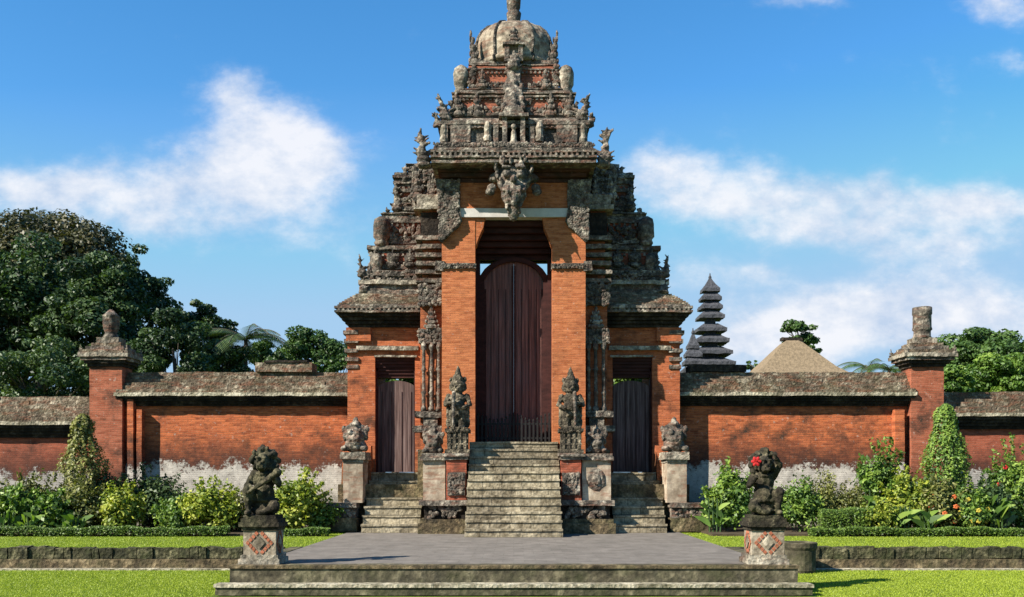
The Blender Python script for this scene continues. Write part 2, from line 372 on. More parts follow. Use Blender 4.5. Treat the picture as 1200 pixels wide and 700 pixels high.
def local(parent_loc, mb):
    px, py, pz = parent_loc; mb.v = [(x - px, y - py, z - pz) for x, y, z in mb.v]; return mb
def tag(o, label, cat, group=None, kind=None):
    if label: o['label'] = label
    if cat: o['category'] = cat
    if group: o['group'] = group
    if kind: o['kind'] = kind
    return o
def thing(name, label, cat, loc=(0, 0, 0), rz=0, group=None):
    o = bpy.data.objects.new(name, None); COL.objects.link(o); o.location = loc; o.rotation_euler = (0, 0, rz); o.empty_display_size = .3
    return tag(o, label, cat, group)
def struct(name, mb, mat): return tag(mb.build(name, mat), None, None, kind='structure')
def X(px, Y): return (px - 602) * (Y - CY) / F
def Z(py, Y): return CZ + (560 - py) * (Y - CY) / F

# ------------------------------------------------------------------ ground
LOW = -.5
b = MB(); b.box(-700, 700, -80, 1500, LOW - .6, LOW); struct('ground', b, 'lawn')
b = MB(); b.box(-300, -4.85, -6.75, 300, LOW + .004, -.02); b.box(4.85, 300, -6.75, 300, LOW + .004, -.02); b.box(-4.85, 4.85, 4.2, 300, LOW + .004, -.02)
struct('upper_lawn', b, 'lawn')
b = MB(); b.box(-4.85, 4.85, -11.3, 4.1, LOW + .01, 0.0); struct('path', b, 'path')
b = MB(); b.box(-60, -5.5, -2.35, 2.2, -.1, .04); b.box(5.5, 60, -2.35, 2.2, -.1, .04); struct('flower_bed_soil', b, 'soil')

# front steps
st = thing('front_steps', 'wide low stone steps across the bottom of the photo leading up to the grey path', 'steps', (0, -11.9, LOW))
for nm, a in (('step', (-5.12, 5.12, -11.8, -11.29, LOW + .02, .006)), ('step', (-5.28, 5.28, -12.15, -11.805, LOW + .02, -.30)), ('side_kerb', (-5.12, -4.855, -11.285, -6.9, LOW + .02, .01)), ('side_kerb', (4.855, 5.12, -11.285, -6.9, LOW + .02, .01))):
    b = MB(); b.gbox(*a, res=.16, amp=.008); local(st.location, b).build(nm, 'front_steps', st)
for z, yb, yf in ((0.012, -11.6, -11.83), (-.292, -11.82, -12.18)):
    b = MB(); b.gbox(-5.14 if z > 0 else -5.3, 5.14 if z > 0 else 5.3, yf, yf + .2 if z > 0 else yf + .34, z - .05, z + .008, res=.12, amp=.005)
    local(st.location, b).build('nosing', M['coping_rim'] if z < 0 else 'base', st)

# retaining kerbs between the two lawns
for sg, nm in ((-1, 'left'), (1, 'right')):
    t = thing('retaining_wall', 'low mossy stone retaining kerb between the two lawns at the %s of the steps' % nm, 'kerb wall', (sg * 5.2, -7.1, LOW), group='mossy kerbs along the lawn')
    xs = sorted((sg * 5.13, sg * 42))
    b = MB()
    x = xs[0]
    while x < xs[1] - .1:
        w = random.uniform(.16, .36); x2 = min(x + w, xs[1])
        b.gbox(x, x2 - .015, -6.98 + random.uniform(-.03, .03), -6.7, -.26, random.uniform(-.03, .02), res=.09, amp=.035)
        x = x2
    local(t.location, b).build('rubble_course', 'kerb', t)
    b = MB(); b.gbox(xs[0], xs[1], -7.06, -6.72, LOW, -.27, res=.3, amp=.012); local(t.location, b).build('wall_face', 'base', t)
    b = MB(); b.gbox(xs[0], xs[1], -7.3, -7.07, LOW - .02, LOW + .035, res=.3, amp=.01); local(t.location, b).build('footing', 'coping_rim', t)

# ------------------------------------------------------------------ the gate
G = thing('temple_gate', 'tall orange brick and carved grey stone temple gate with tiered tower and three wooden doors', 'temple gate', (0, 0, 0))
def part(name, mat, par=G, **k):
    def fin(b): return b.build(name, mat, par, **k)
    return fin
# body
b = MB()
for sg in (-1, 1):
    b.box(*sorted((sg * 1.18, sg * 2.14)), .12, 4, 0, 10.45)
b.box(-1.18, 1.18, .12, 4, 9.66, 10.45)
b.box(-1.18, 1.18, .12, 3.9, 0.02, 2.66)
b.build('tower_wall', 'brick_red', G)
for sg in (-1, 1):                                                     # front pilasters
    b = MB(); b.gbox(*sorted((sg * 1.16, sg * 2.16)), 0, .5, 2.3, 9.9, res=.25, amp=.006); o = b.build('pilaster', 'brick', G)
    b = MB(); b.gbox(*sorted((sg * 1.13, sg * 2.22)), -.05, .3, 7.88, 8.04, res=.1, amp=.02)
    b.relief(*sorted((sg * 1.2, sg * 2.15)), 7.9, 8.02, -.06, .05, 1.2)
    b.gbox(*sorted((sg * 2.1, sg * 2.36)), -.03, .3, 7.82, 8.12, res=.1, amp=.03); b.build('stone_band', 'carved', o)
    pts = [(sg * 1.2, 9.42), (sg * .86, 9.42), (sg * .92, 9.12), (sg * 1.05, 8.85), (sg * 1.13, 8.6), (sg * 1.2, 8.55)]
    if sg > 0: pts = pts[::-1]
    b = MB(); b.prism(pts[::-1], .02, .48); b.build('corbel_corner', 'brick', o)
# lintel, frieze
b = MB(); b.gbox(-1.70, 1.74, -.07, .3, 9.42, 9.68, res=.2, amp=.004); b.build('lintel', 'white', G)
b = MB(); b.gbox(-1.9, 1.9, -.02, .5, 9.69, 10.5, res=.2, amp=.006); b.build('frieze', 'brick', G)
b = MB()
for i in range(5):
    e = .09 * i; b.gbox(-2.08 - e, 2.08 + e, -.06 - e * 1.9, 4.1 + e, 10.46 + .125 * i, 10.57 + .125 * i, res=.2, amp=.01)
b.build('corbel_course', 'brick_shade', G)
# hanging carved brackets at the pilaster heads
for sg in (-1, 1):
    out = [(2.34, 10.55), (1.62, 10.5), (1.6, 10.0), (1.62, 9.66), (1.55, 9.3), (1.66, 9.1), (1.8, 9.0), (1.95, 8.85), (2.15, 8.66), (2.22, 8.7), (2.22, 9.6)]
    pts = [(sg * x, z) for x, z in out]
    if sg < 0: pts = pts[::-1]
    b = MB(); b.prism(pts, -.14, .05)
    for _ in range(520):
        z = random.uniform(8.75, 10.5); lim = 1.64 if z > 9.3 else 1.55 + (9.3 - z) * 1.0
        x = random.uniform(min(lim, 2.12), 2.24); r = random.uniform(.03, .062)
        b.ell((sg * x, -.15, z), (r, r * .8, r * random.uniform(.7, 1.3)), 6)
    b.build('carved_bracket', 'carved', G)
# monster head over the door
b = MB(); y = -.72; cz = 10.25
b.ell((0, y + .15, cz + .15), (.52, .34, .5), 14); b.ell((0, y - .05, cz - .32), (.38, .3, .42), 12); b.ell((0, y + .05, cz - .75), (.2, .2, .38), 10)
for sg in (-1, 1):
    b.ell((sg * .2, y - .2, cz + .2), .12, 10); b.ell((sg * .2, y - .28, cz + .38), (.17, .07, .05), 8)
    b.cap((sg * .16, y - .3, cz - .2), (sg * .2, y - .42, cz - .5), .05, .015, 6)
    for k in range(7): b.ell((sg * (.42 + .045 * k), y + .15, cz + .55 - .12 * k + .1 * math.sin(k * 2)), (.15, .14, .12), 8)
    for k in range(16): t_ = k / 15; b.ell((sg * (.55 - .42 * t_ + random.uniform(-.04, .04)), y - .02 - random.uniform(0, .16), cz + .5 - 1.35 * t_), (.06, .07, .085), 7)
    for k in range(10): b.ell((sg * random.uniform(.05, .4), y - .22, cz + .42 + random.uniform(0, .3)), (.05, .06, .07), 7)
    b.cap((sg * .08, y - .3, cz - .33), (sg * .3, y - .25, cz - .28), .06, .05)
b.ell((0, y - .3, cz + .02), (.11, .14, .12), 8); b.ell((0, y - .28, cz - .6), (.1, .08, .2), 8)
for k in range(9): b.ell(((k - 4) * .13, y + .05, cz + .62 + .1 * math.cos((k - 4) * .6)), (.09, .12, .14), 7)
b.build('monster_head', 'carved', G, remesh=.024, disp=.05)

# tiers of the tower
def tier_dims(hwpx, py0, py1, k=.93):
    h = hwpx * 31.5 / (F + k * hwpx); fy = 2 - k * h; return h, fy, Z(py0, fy), Z(py1, fy)
def slab(b, hwpx, pb, pt, amp=.02, res=.14, top=None, k=.93):
    h, fy, z0, z1 = tier_dims(hwpx, pb, pt, k); b.gbox(-h, h, fy, 4 - fy, z0, z1, res=res, amp=amp, top=top); return h, fy, z0, z1
b = MB(); slab(b, 97, 190.5, 187.5, k=1.22); slab(b, 95, 187, 184.8, k=1.22); slab(b, 98, 184.5, 182, .025, k=1.22); slab(b, 94.5, 181.6, 178.8, k=1.22); slab(b, 97, 178.4, 175.6, .025, k=1.22); slab(b, 94, 175.3, 173.2, k=1.22); slab(b, 93, 173, 164, .02, top=(.12, .3), k=1.22); hC, fC, zC, zC1 = tier_dims(96, 184, 178.5, 1.22)
b.dentils(-hC, hC, fC, zC + .01, zC1, .15, .04)
cor = b.build('main_cornice', 'stone', G)
b = MB(); b.relief(-hC * .98, hC * .98, Z(171, fC), Z(166, fC), fC + .1, .06, 1.6); b.build('carving', 'carved', cor)
# tier 1: niched band
t1 = MB(); h1, f1, a1, e1 = slab(t1, 84, 168, 144); T = t1.build('tier', 'carved_dark', G)
b = MB()
for xa, xb in ((-1.0, -.92), (-.88, -.6), (.6, .88), (.92, 1.0)):
    b = MB(); b.gbox(xa * h1, xb * h1, f1 - .12, f1 + .2, a1, e1 - .05, res=.1, amp=.015); b.build('stone_panel', 'stone', T)
for k in (-1, 1):
    b = MB(); b.lathe((k * .36 * h1, f1 - .16, a1), [(.11, 0), (.13, .1), (.10, .2), (.12, .42), (.09, .55), (.03, .6)], 10, .02); b.build('bollard_ornament', 'stone_light', T); b = MB()
    b.lathe((k * .97 * h1, f1 - .05, a1), [(.12, 0), (.13, .1), (.10, .2), (.12, .42), (.09, .55), (.03, .6)], 10, .02)
    b.build('bollard_ornament', 'stone_light', T)
b = MB(); slab(b, 88, 150, 146); slab(b, 90, 145.5, 141); slab(b, 84, 141, 137, top=(.1, .1)); b.dentils(-h1, h1, f1 - .05, Z(150.5, f1), Z(146.5, f1), .15, .05); b.build('cornice', 'stone', T)
# tier 2
b = MB(); h2, f2, a2, e2 = slab(b, 68, 139, 113); T2 = b.build('tier', 'tier_brick', G)
b = MB(); slab(b, 72, 114, 111.8); slab(b, 69, 111.5, 109.8); slab(b, 73, 109.5, 108); slab(b, 66, 107.8, 106); slab(b, 71, 138, 135.6, .02); slab(b, 73, 135.3, 133, .02); b.dentils(-h2, h2, f2, Z(118, f2), Z(115, f2), .14, .06); b.relief(-h2, h2, a2 + .1, a2 + .3, f2 - .05, .1, 1.2); b.relief(-h2, -h2 * .85, a2 + .1, e2, f2 - .04, .1, 1.3); b.relief(h2 * .85, h2, a2 + .1, e2, f2 - .04, .1, 1.3); b.relief(-h2 * .3, h2 * .3, a2 + .1, e2, f2 - .04, .1, 1.3)
for k in (-.62, -.95, .62, .95): b.flame(k * h2, f2 - .1, a2 + .05, .34, .62, .1 * k, 4)
b.build('cornice', 'stone', T2)
# tier 3
b = MB(); h3, f3, a3, e3 = slab(b, 53, 108, 78); T3 = b.build('tier', 'tier_brick', G)
b = MB(); slab(b, 50, 78, 76.4); slab(b, 53, 76.2, 74.9); slab(b, 52, 83, 81.6); slab(b, 55, 81.3, 80); slab(b, 55, 107, 105, .02); slab(b, 57, 104.7, 103, .02); b.dentils(-h3, h3, f3, Z(87, f3), Z(84, f3), .13, .06); slab(b, 48, 74.5, 71)
b.relief(-h3, h3, a3 + .12, a3 + .28, f3 - .04, .08, 1.2); b.relief(-h3, -h3 * .85, a3 + .1, e3, f3 - .04, .1, 1.2); b.relief(h3 * .85, h3, a3 + .1, e3, f3 - .04, .1, 1.2)
for k in (-.7, .7): b.flame(k * h3, f3 - .1, a3 + .1, .3, .5, 0, 4)
b.build('cornice', 'stone', T3)
for sg in (-1, 1):     # rounded corner turrets
    for yy_ in (f3 + .1, 4 - f3 - .1):
        b = MB(); b.lathe((sg * 1.62, yy_, a3 - .02), [(.16, 0), (.21, .08), (.17, .16), (.24, .28), (.25, .62), (.2, .78), (.1, .86), (.04, .9)], 14, .03); b.build('turret', 'stone_light', T3, smooth=True)
# dome
dz = Z(72, .85); b = MB()
prof = [(1.0, 0), (1.22, .03), (1.24, .12), (1.16, .2), (1.19, .4), (1.19, .65), (1.13, .9), (1.0, 1.12), (.8, 1.3), (.52, 1.42), (.2, 1.47)]
prof = [(r_ * 1.04 + .1, z_ * 1.05) for r_, z_ in prof]; b.lathe((0, 2, dz), prof, 36, .025); D = b.build('dome', 'stone_dome', G, smooth=True)
for k in range(8):
    b = MB(); a = R(-90 + (60, -60, 26, -26, 120, -120, 154, -154)[k])
    for i in range(len(prof) - 1):
        r0, z0 = prof[i]; r1, z1 = prof[i + 1]
        b.cap((math.cos(a) * (r0 + .02), 2 + math.sin(a) * (r0 + .02), dz + z0), (math.cos(a) * (r1 + .02), 2 + math.sin(a) * (r1 + .02), dz + z1), .045, .045, 6)
    b.build('rib', 'carved_dark', D)
b = MB(); b.lathe((0, 2, dz + 1.4), [(.36, 0), (.38, .06), (.2, .12), (.15, .2), (.2, .28), (.24, .62), (.18, .7), (.22, .78), (.24, 1.2), (.26, 1.28), (.3, 1.34), (.1, 1.5), (.03, 1.7)], 14, .02); b.build('finial', 'stone', D, smooth=True)
for k in range(4):
    a = R(45 + 90 * k); b = MB(); b.flame(math.cos(a) * 1.72, 2 + math.sin(a) * 1.5, dz - .08, .3, 1.0, .12 * math.copysign(1, math.cos(a)), 5); b.build('corner_ornament', 'carved', D)
# central spire of niches in front of the tiers
b = MB(); fy = f1 - .28
z0 = Z(172, fy); z1 = Z(137, fy)
b.gbox(-.34, -.2, fy, f1 + .05, z0, z1, res=.08, amp=.01); b.gbox(.2, .34, fy, f1 + .05, z0, z1, res=.08, amp=.01); b.gbox(-.4, .4, fy - .06, f1, z0 - .12, z0 - .002, res=.1)
b.gbox(-.44, .44, fy - .08, f2, z1 + .002, z1 + .1, res=.08, amp=.02); b.gbox(-.34, .34, fy, f2, z1 + .11, z1 + .3, res=.1, amp=.02, top=(.1, .02))
b.gbox(-.62, -.46, fy + .1, f1 + .05, z0, z1 - .2, res=.08, amp=.015); b.gbox(.46, .62, fy + .1, f1 + .05, z0, z1 - .2, res=.08, amp=.015)
b.build('niche', 'stone', G)
b = MB(); b.box(-.195, .195, f1 - .02, f1 + .04, z0 + .01, z1 - .01); b.build('niche_shade', 'under', G)
b = MB(); b.cap((0, fy + .1, z0 + .1), (0, fy + .1, z0 + .45), .11, .08); b.ell((0, fy + .08, z0 + .62), .09); b.ell((0, fy + .1, z0 + .12), (.16, .12, .1)); b.build('niche_figure', 'stone_light', G, remesh=.025)
b = MB()
zt = Z(128, f2 - .2)
for i, (py, w) in enumerate(((130, .62), (121, .5), (112, .42), (103, .5), (95, .34), (86, .3), (78, .36))):
    z = Z(py, f2 - .2); yb = f2 - .25 + .09 * i
    b.ell((0, yb, z), (w * .5, .2, .17), 8, amp=.05)
    for sg in (-1, 1): b.ell((sg * w * .5, yb, z + .1), (.09, .09, .15), 7, amp=.04)
b.flame(0, f3 - .2, Z(80, f3 - .2), .44, .5, 0, 4)
b.build('central_antefix', 'carved', G, remesh=.04, disp=.05)
b = MB(); zf = Z(74, .7)
b.gbox(-.28, -.14, .55, .9, zf, zf + .5, res=.1, amp=.02); b.gbox(.14, .28, .55, .9, zf, zf + .5, res=.1, amp=.02); b.gbox(-.34, .34, .5, .95, zf + .5, zf + .58, res=.1, amp=.02); b.flame(0, .7, zf + .56, .4, .5, 0, 5)
b.build('dome_niche', 'carved', D)
# winged corner ornaments
def orn(x, y, z, w, h, lean, par=G, mat='carved'):
    """winged corner figure: heavy foot, coiled body, neck, head and upswept hooks"""
    b = MB(); sg = math.copysign(1, lean); L = lambda t: x + lean * h * (t ** 1.6)
    for t, r in ((.08, .5), (.22, .44), (.36, .36), (.5, .25), (.62, .17), (.74, .2), (.86, .15), (.95, .08)):
        b.ell((L(t) + random.uniform(-.05, .05) * w, y + random.uniform(-.04, .04), z + t * h), (r * w, r * w * .8, h * .11), 8, amp=.04)
    for k in range(9):
        t = random.uniform(.1, .9); e = random.choice((-1, 1)); r = w * (.5 - .34 * t)
        b.cap((L(t), y, z + t * h), (L(t) + e * (r + .16 * w), y - random.uniform(-.1, .12), z + t * h + random.uniform(.05, .16) * h), .12 * w, .045 * w, 6)
    b.cap((L(.3), y + .05, z + .3 * h), (L(.3) - sg * w * .7, y + .1, z + .52 * h), .2 * w, .1 * w, 7)
    b.build('corner_ornament', mat, par, remesh=.03, disp=.045)
for sg in (-1, 1):
    orn(sg * 2.66, -.55, Z(197, -.55), .52, 1.15, sg * .10)
    orn(sg * 2.7, 4.2, Z(192, -.2), .5, 1.05, sg * .06)
    orn(sg * 2.05, .1, Z(142, .1), .42, .8, sg * .3)
    orn(sg * 2.28, -.02, Z(150, 0), .32, .45, sg * .2)
    orn(sg * 1.85, .3, Z(137, .3), .3, .5, sg * .1)
# intermediate shoulders (both sides, stepping down)
for sg in (-1, 1):
    def sx(a, c): return sorted((sg * a, sg * c))
    SH = MB()
    SH.gbox(*sx(2.1, 2.86), .55, 4, 2.3, 6.9, res=.25, amp=.01)
    SH.gbox(*sx(2.1, 2.80), .60, 4, 6.9, 10.3, res=.25, amp=.02)
    sh = SH.build('shoulder', 'brick_wing', G)
    b = MB()
    for i, py in enumerate((331, 321, 311, 301, 291, 281)):
        b = MB(); b.gbox(*sx(2.12, 2.97 + .03 * (i % 2)), .40, 1.1, Z(py, .4), Z(py - 5, .4), res=.12, amp=.02); b.build('moulding', 'stone', sh)
    b = MB(); b.gbox(*sx(2.12, 3.05), .35, 1.2, Z(245, .35), Z(240, .35), res=.12, amp=.02); b.gbox(*sx(2.12, 2.95), .4, 1.2, Z(240, .4) - .01, Z(228, .4), res=.12, amp=.02)
    b.build('moulding', 'stone_light', sh)
    b = MB(); b.gbox(*sx(2.2, 2.85), .52, .62, Z(277, .5), Z(249, .5), res=.15, amp=.01); b.build('niche_shade', 'under', sh)  # flat dark panel, its colour painting the shade inside a niche
    b = MB(); b.gbox(*sx(2.12, 2.9), .38, 1.1, Z(358, .4), Z(334, .4), res=.1, amp=.03); b.relief(*sx(2.15, 2.9), Z(358, .4), Z(334, .4), .36, .09, 1.5); b.build('carved_capital', 'carved', sh)
    b = MB(); b.gbox(*sx(2.12, 2.9), .38, 1.1, Z(402, .4), Z(386, .4), res=.1, amp=.03); b.relief(*sx(2.15, 2.9), Z(402, .4), Z(386, .4), .36, .08, 1.5)
    b.build('carved_capital', 'carved', sh)
    # triangular leaf between capitals
    b = MB(); b.flame(sg * 2.5, .42, Z(385, .4), .4, .62, 0, 5); b.build('carved_leaf', 'stone', sh)
    # colonnettes
    for dx in (2.28, 2.50, 2.74):
        b = MB()
        b.lathe((sg * dx, .42, Z(482, .4)), [(.09, 0), (.09, .1), (.055, .16), (.06, .5), (.085, .56), (.055, .62), (.05, 1.2), (.085, 1.27), (.055, 1.34), (.05, 1.85), (.09, 1.92), (.09, 2.1)], 10, .012)
        b.build('colonnette', 'stone', sh, smooth=True)
    b = MB(); b.gbox(*sx(2.12, 3.0), .2, .9, Z(489, .2), Z(482, .2), res=.1, amp=.03); b.gbox(*sx(2.3, 2.75), .25, .9, Z(500, .2), Z(489, .2), res=.1, amp=.03)
    b.gbox(*sx(2.12, 3.05), .1, .9, Z(506, .1), Z(499, .1), res=.1, amp=.03); b.build('carved_base', 'carved', sh)
    # tier above the shoulder, up to the main cornice
    b = MB(); b.gbox(*sx(2.0, 3.15), .9, 3.6, 10.3, Z(196, 1.0), res=.15, amp=.05); b.relief(*sx(2.2, 3.15), 10.3, Z(196, 1), .86, .12, 1.2)
    b.flame(sg * 2.95, .8, 10.2, .4, 1.0, .1 * sg, 5); b.flame(sg * 2.5, .7, 10.2, .3, .7, .0, 5)
    b.build('carved_shoulder_top', 'carved', sh)

# wings with the side doors
WC = 3.74
for sg in (-1, 1):
    def sx(a, c): return sorted((sg * a, sg * c))
    b = MB()
    b.gbox(*sx(4.38, 5.25), 1.5, 4, 0, 6.35, res=.25, amp=.008)
    b.gbox(*sx(2.5, 3.12), 1.5, 4, 0, 6.35, res=.25, amp=.008)
    b.gbox(*sx(3.12, 4.38), 1.5, 4, 5.40, 6.35, res=.25, amp=.004)
    b.gbox(*sx(3.12, 4.38), 1.52, 4, 0, 1.75, res=.25, amp=.008)
    wing = b.build('wing_wall', 'brick_wing', G)
    b = MB(); b.gbox(*sx(3.0, 4.95), 1.38, 1.6, 5.62, 5.75, res=.12, amp=.012); b.build('door_moulding', 'stone_light', wing); b = MB(); b.gbox(*sx(3.05, 4.4), 1.42, 1.6, 5.4, 5.46, res=.12, amp=.01); b.build('door_moulding', 'stone_light', wing)
    b = MB(); b.box(*sx(3.10, 3.17), 1.7, 1.98, 1.76, 5.40); b.box(*sx(4.33, 4.40), 1.7, 1.98, 1.76, 5.40)
    for i in range(6): b.box(*sx(3.12, 4.38), 1.55 + .05 * i, 2.2, 5.40 - .102 * (i + 1), 5.395 - .102 * i)
    b.build('door_frame', 'beam', wing)
    # door leaves with arched head, leaving gaps in the corners
    for e in (-1, 1):
        pts = []
        for i in range(9):
            t = i / 8; x = .61 * (1 - t); pts.append((e * x + WC * sg, 4.36 + .34 * math.sqrt(max(0, 1 - ((x - .0) / .66) ** 2))))
        pts = [(WC * sg + e * .61, 1.78)] + pts + [(WC * sg + e * .001, 1.78)]
        if e > 0: pts = pts
        else: pts = pts[::-1]
        b = MB(); b.prism(pts, 1.86, 1.95)
        d = b.build('door_leaf', 'wood_grey', wing)
        b = MB()
        for k in (1, 3): b.box(*sorted((WC * sg + e * (.008 + .6 * k / 4), WC * sg + e * (.02 + .6 * k / 4))), 1.84, 1.859, 1.8, 4.35)
        b.build('plank_batten', 'beam', d)
    # outer flank mouldings
    b = MB()
    for i, py in enumerate((432, 423, 413, 402, 392)):
        e = .03 + .02 * i
        b.gbox(*sx(4.9, 5.26 + e), 1.5 - e * 1.3, 4.05, Z(py, 1.4), Z(py - 4.5, 1.4), res=.14, amp=.015)
    b.build('flank_moulding', 'stone', wing)
    b = MB()
    b.gbox(*sx(4.5, 5.28), 1.38, 3.9, 5.9, 6.33, res=.14, amp=.01); b.build('frieze', 'brick_wing', wing)
    # corbels + roof
    b = MB()
    for i in range(4): b.gbox(*sx(2.9, 5.2 + .085 * i), 1.38 - .1 * i, 4.1, 6.335 + .1 * i, 6.425 + .1 * i, res=.18, amp=.012)
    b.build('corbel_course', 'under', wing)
    b = MB(); b.gbox(*sx(2.88, 5.56), .92, 4.3, 6.74, 6.80, res=.12, amp=.02); b.gbox(*sx(2.9, 5.5), .97, 4.3, 6.803, 6.86, res=.12, amp=.02); b.gbox(*sx(2.9, 5.56), .92, 4.25, 6.865, 6.94, res=.12, amp=.025); b.gbox(*sx(2.9, 5.48), .99, 4.25, 6.944, 7.0, res=.12, amp=.02); b.dentils(*sx(2.95, 5.5), .97, 6.80, 6.862, .14, .045); wr = b.build('roof_slab', 'stone', wing)
    b = MB()
    for i in range(7): b.gbox(*sx(2.85, 5.44 - .075 * i), 1.0 + .075 * i, 4.2, 7.003 + .057 * i, 7.057 + .057 * i, res=.11, amp=.022)
    b.build('roof_course', 'coping', wr)
    # stepped tiers climbing towards the tower
    def stage(outpx, pb, pt, fy, mat='brick_red', inner=2.6):
        o_ = (602 - outpx) * (fy - CY) / F
        b = MB(); b.gbox(*sx(inner, o_), fy, 4.0, Z(pb, fy), Z(pt, fy), res=.16, amp=.03); tt = b.build('tier', mat, wing)
        z0, z1 = Z(pb, fy), Z(pt, fy); b = MB(); b.courses(*sx(inner, o_), fy - .01, 3.9, z0, z0 + (z1 - z0) * .26, inner=sg); b.build('course_band', 'stone', tt)
        b = MB(); b.courses(*sx(inner, o_), fy - .01, 3.9, z1 - (z1 - z0) * .30, z1, inner=sg); b.dentils(*sx(inner + .2, o_), fy - .02, z1 - (z1 - z0) * .42, z1 - (z1 - z0) * .32, .16, .05); b.build('course_band', 'carved', tt)
        return o_, tt
    def rim(tt, o_, py, fy, t=4, e=.08, mat='stone', inner=2.6):
        b = MB(); b.gbox(*sx(inner, o_ + e), fy - e, 4.05, Z(py, fy), Z(py - t, fy), res=.12, amp=.03); b.build('cornice', mat, tt)
    o_, t1_ = stage(424, 348, 318, 1.55, 'stone'); rim(t1_, o_, 346, 1.55, 3.5); rim(t1_, o_, 334, 1.55, 5, .1, 'stone_light'); rim(t1_, o_, 323, 1.55, 6, .06)
    b = MB(); b.relief(*sx(3.0, o_), Z(330, 1.5), Z(318, 1.5), 1.5, .1, 1.0); b.build('carving', 'carved', t1_)
    o_, t2_ = stage(434, 318, 288, 1.85, 'brick_red'); rim(t2_, o_, 316, 1.85, 3); rim(t2_, o_, 293, 1.85, 4.5, .1)
    b = MB()
    for k in range(3): b.flame(sg * (3.3 + .55 * k), 1.76, Z(312, 1.76), .36, .5, 0, 4); b.ell((sg * (3.3 + .55 * k), 1.74, Z(303, 1.76)), (.2, .1, .17), 8, amp=.05)
    b.build('carving', 'carved_dark', t2_)
    o_, t3_ = stage(450, 288, 250, 2.1, 'brick_red'); rim(t3_, o_, 286, 2.1, 3); rim(t3_, o_, 262, 2.1, 4, .08); rim(t3_, o_, 254, 2.1, 5, .04, 'stone_light')
    b = MB(); b.relief(*sx(3.0, o_), Z(282, 2), Z(266, 2), 2.04, .12, .8); b.build('carving', 'carved', t3_)
    o_, t4_ = stage(464, 250, 205, 2.3, 'brick_red'); rim(t4_, o_, 248, 2.3, 4, .1, 'stone'); rim(t4_, o_, 226, 2.3, 4, .08, 'stone'); rim(t4_, o_, 208, 2.3, 5, .05, 'stone')
    b = MB(); b.relief(*sx(2.9, o_), Z(245, 2), Z(228, 2), 2.24, .13, 1.); b.build('carving', 'carved', t4_)
    o_, t5_ = stage(478, 205, 192, 2.4, 'carved')
    # turrets and antefixes on the steps
    def urn(x, y, z, r, h, par):
        b = MB(); b.lathe((x, y, z), [(r * .7, 0), (r * .9, .1 * h), (r * .7, .2 * h), (r, .3 * h), (r * 1.03, .72 * h), (r * .85, .9 * h), (r * .35, h)], 14, .03); b.build('turret', 'stone', par, smooth=True)
    urn(sg * X(447 if sg < 0 else 757, 1.9) * sg, 1.9, Z(289, 1.9), .26, .95, t3_)
    urn(sg * 4.35, 1.7, Z(318, 1.7), .17, .55, t2_)
    urn(sg * 3.05, 1.9, Z(248, 1.9), .2, .8, t4_)
    for (px, py, yy_, w, h, l, tt) in ((426, 344, 1.5, .34, .75, .05, t1_), (424, 325, 1.5, .3, .72, .12, t2_), (437, 320, 1.8, .34, .7, .1, t2_), (466, 248, 2.2, .4, .95, .08, t4_), (476, 214, 2.3, .34, .55, .05, t4_), (455, 262, 2.1, .3, .5, .1, t3_), (432, 346, 3.9, .4, .9, .05, t1_)):
        orn(sg * (602 - px) * (yy_ - CY) / F, yy_, Z(py, yy_), w, h, sg * l, tt)

# main door
b = MB()
for i in range(6): b.box(-1.175, 1.175, 1.25 - .19 * i, 1.55 if i == 0 else 1.27 - .19 * (i - 1), 8.42 + .165 * i, 8.565 + .165 * i)
b.box(-1.175, 1.175, 1.4, 1.8, 8.42, 9.6)
b.build('ceiling_beam', 'beam', G)
b = MB(); b.box(-1.175, -1.055, 1.1, 1.5, 2.67, 8.42); b.box(1.055, 1.175, 1.1, 1.5, 2.67, 8.42); b.box(-1.06, -.92, 1.14, 1.45, 2.67, 7.93); b.box(.92, 1.06, 1.14, 1.45, 2.67, 7.93)
fr = b.build('door_frame', 'beam', G)
ao = [(-1.0, 7.35), (-1.0, 7.62)] ; 
def arch(rx, z0, rz, n=14): return [(rx * math.cos(math.pi * (1 - i / n)), z0 + rz * math.sin(math.pi * (1 - i / n))) for i in range(n + 1)]
b = MB(); outer = [(x, 7.55 + .93 * math.sqrt(1 - (x / 1.14) ** 2)) for x in [-1.06 + 2.12 * i / 14 for i in range(15)]]; inner = [(x * .88, z - .13) for x, z in outer]
for i in range(14):
    b.prism([inner[i], inner[i + 1], outer[i + 1], outer[i]], 1.12, 1.42)
b.build('door_arch', 'beam', fr)
for e in (-1, 1):
    pts = [(e * .94, 2.68)] + [(e * .94 * (1 - i / 10), 7.5 + .88 * math.sqrt(1 - (.94 * (1 - i / 10) / 1.10) ** 2)) for i in range(10)] + [(e * .001, 8.32), (e * .001, 2.68)]
    if e < 0: pts = pts[::-1]
    b = MB(); b.prism(pts, 1.25, 1.35); d = b.build('door_leaf', 'wood', G)
    b = MB()
    for k in range(1, 4): b.box(*sorted((e * (.01 + .23 * k), e * (.026 + .23 * k))), 1.232, 1.249, 2.72, 7.5)
    b.box(*sorted((e * .002, e * .06)), 1.20, 1.249, 2.7, 8.22); b.box(*sorted((e * .86, e * .925)), 1.21, 1.249, 2.7, 7.5)
    b.build('plank_batten', 'beam', d)
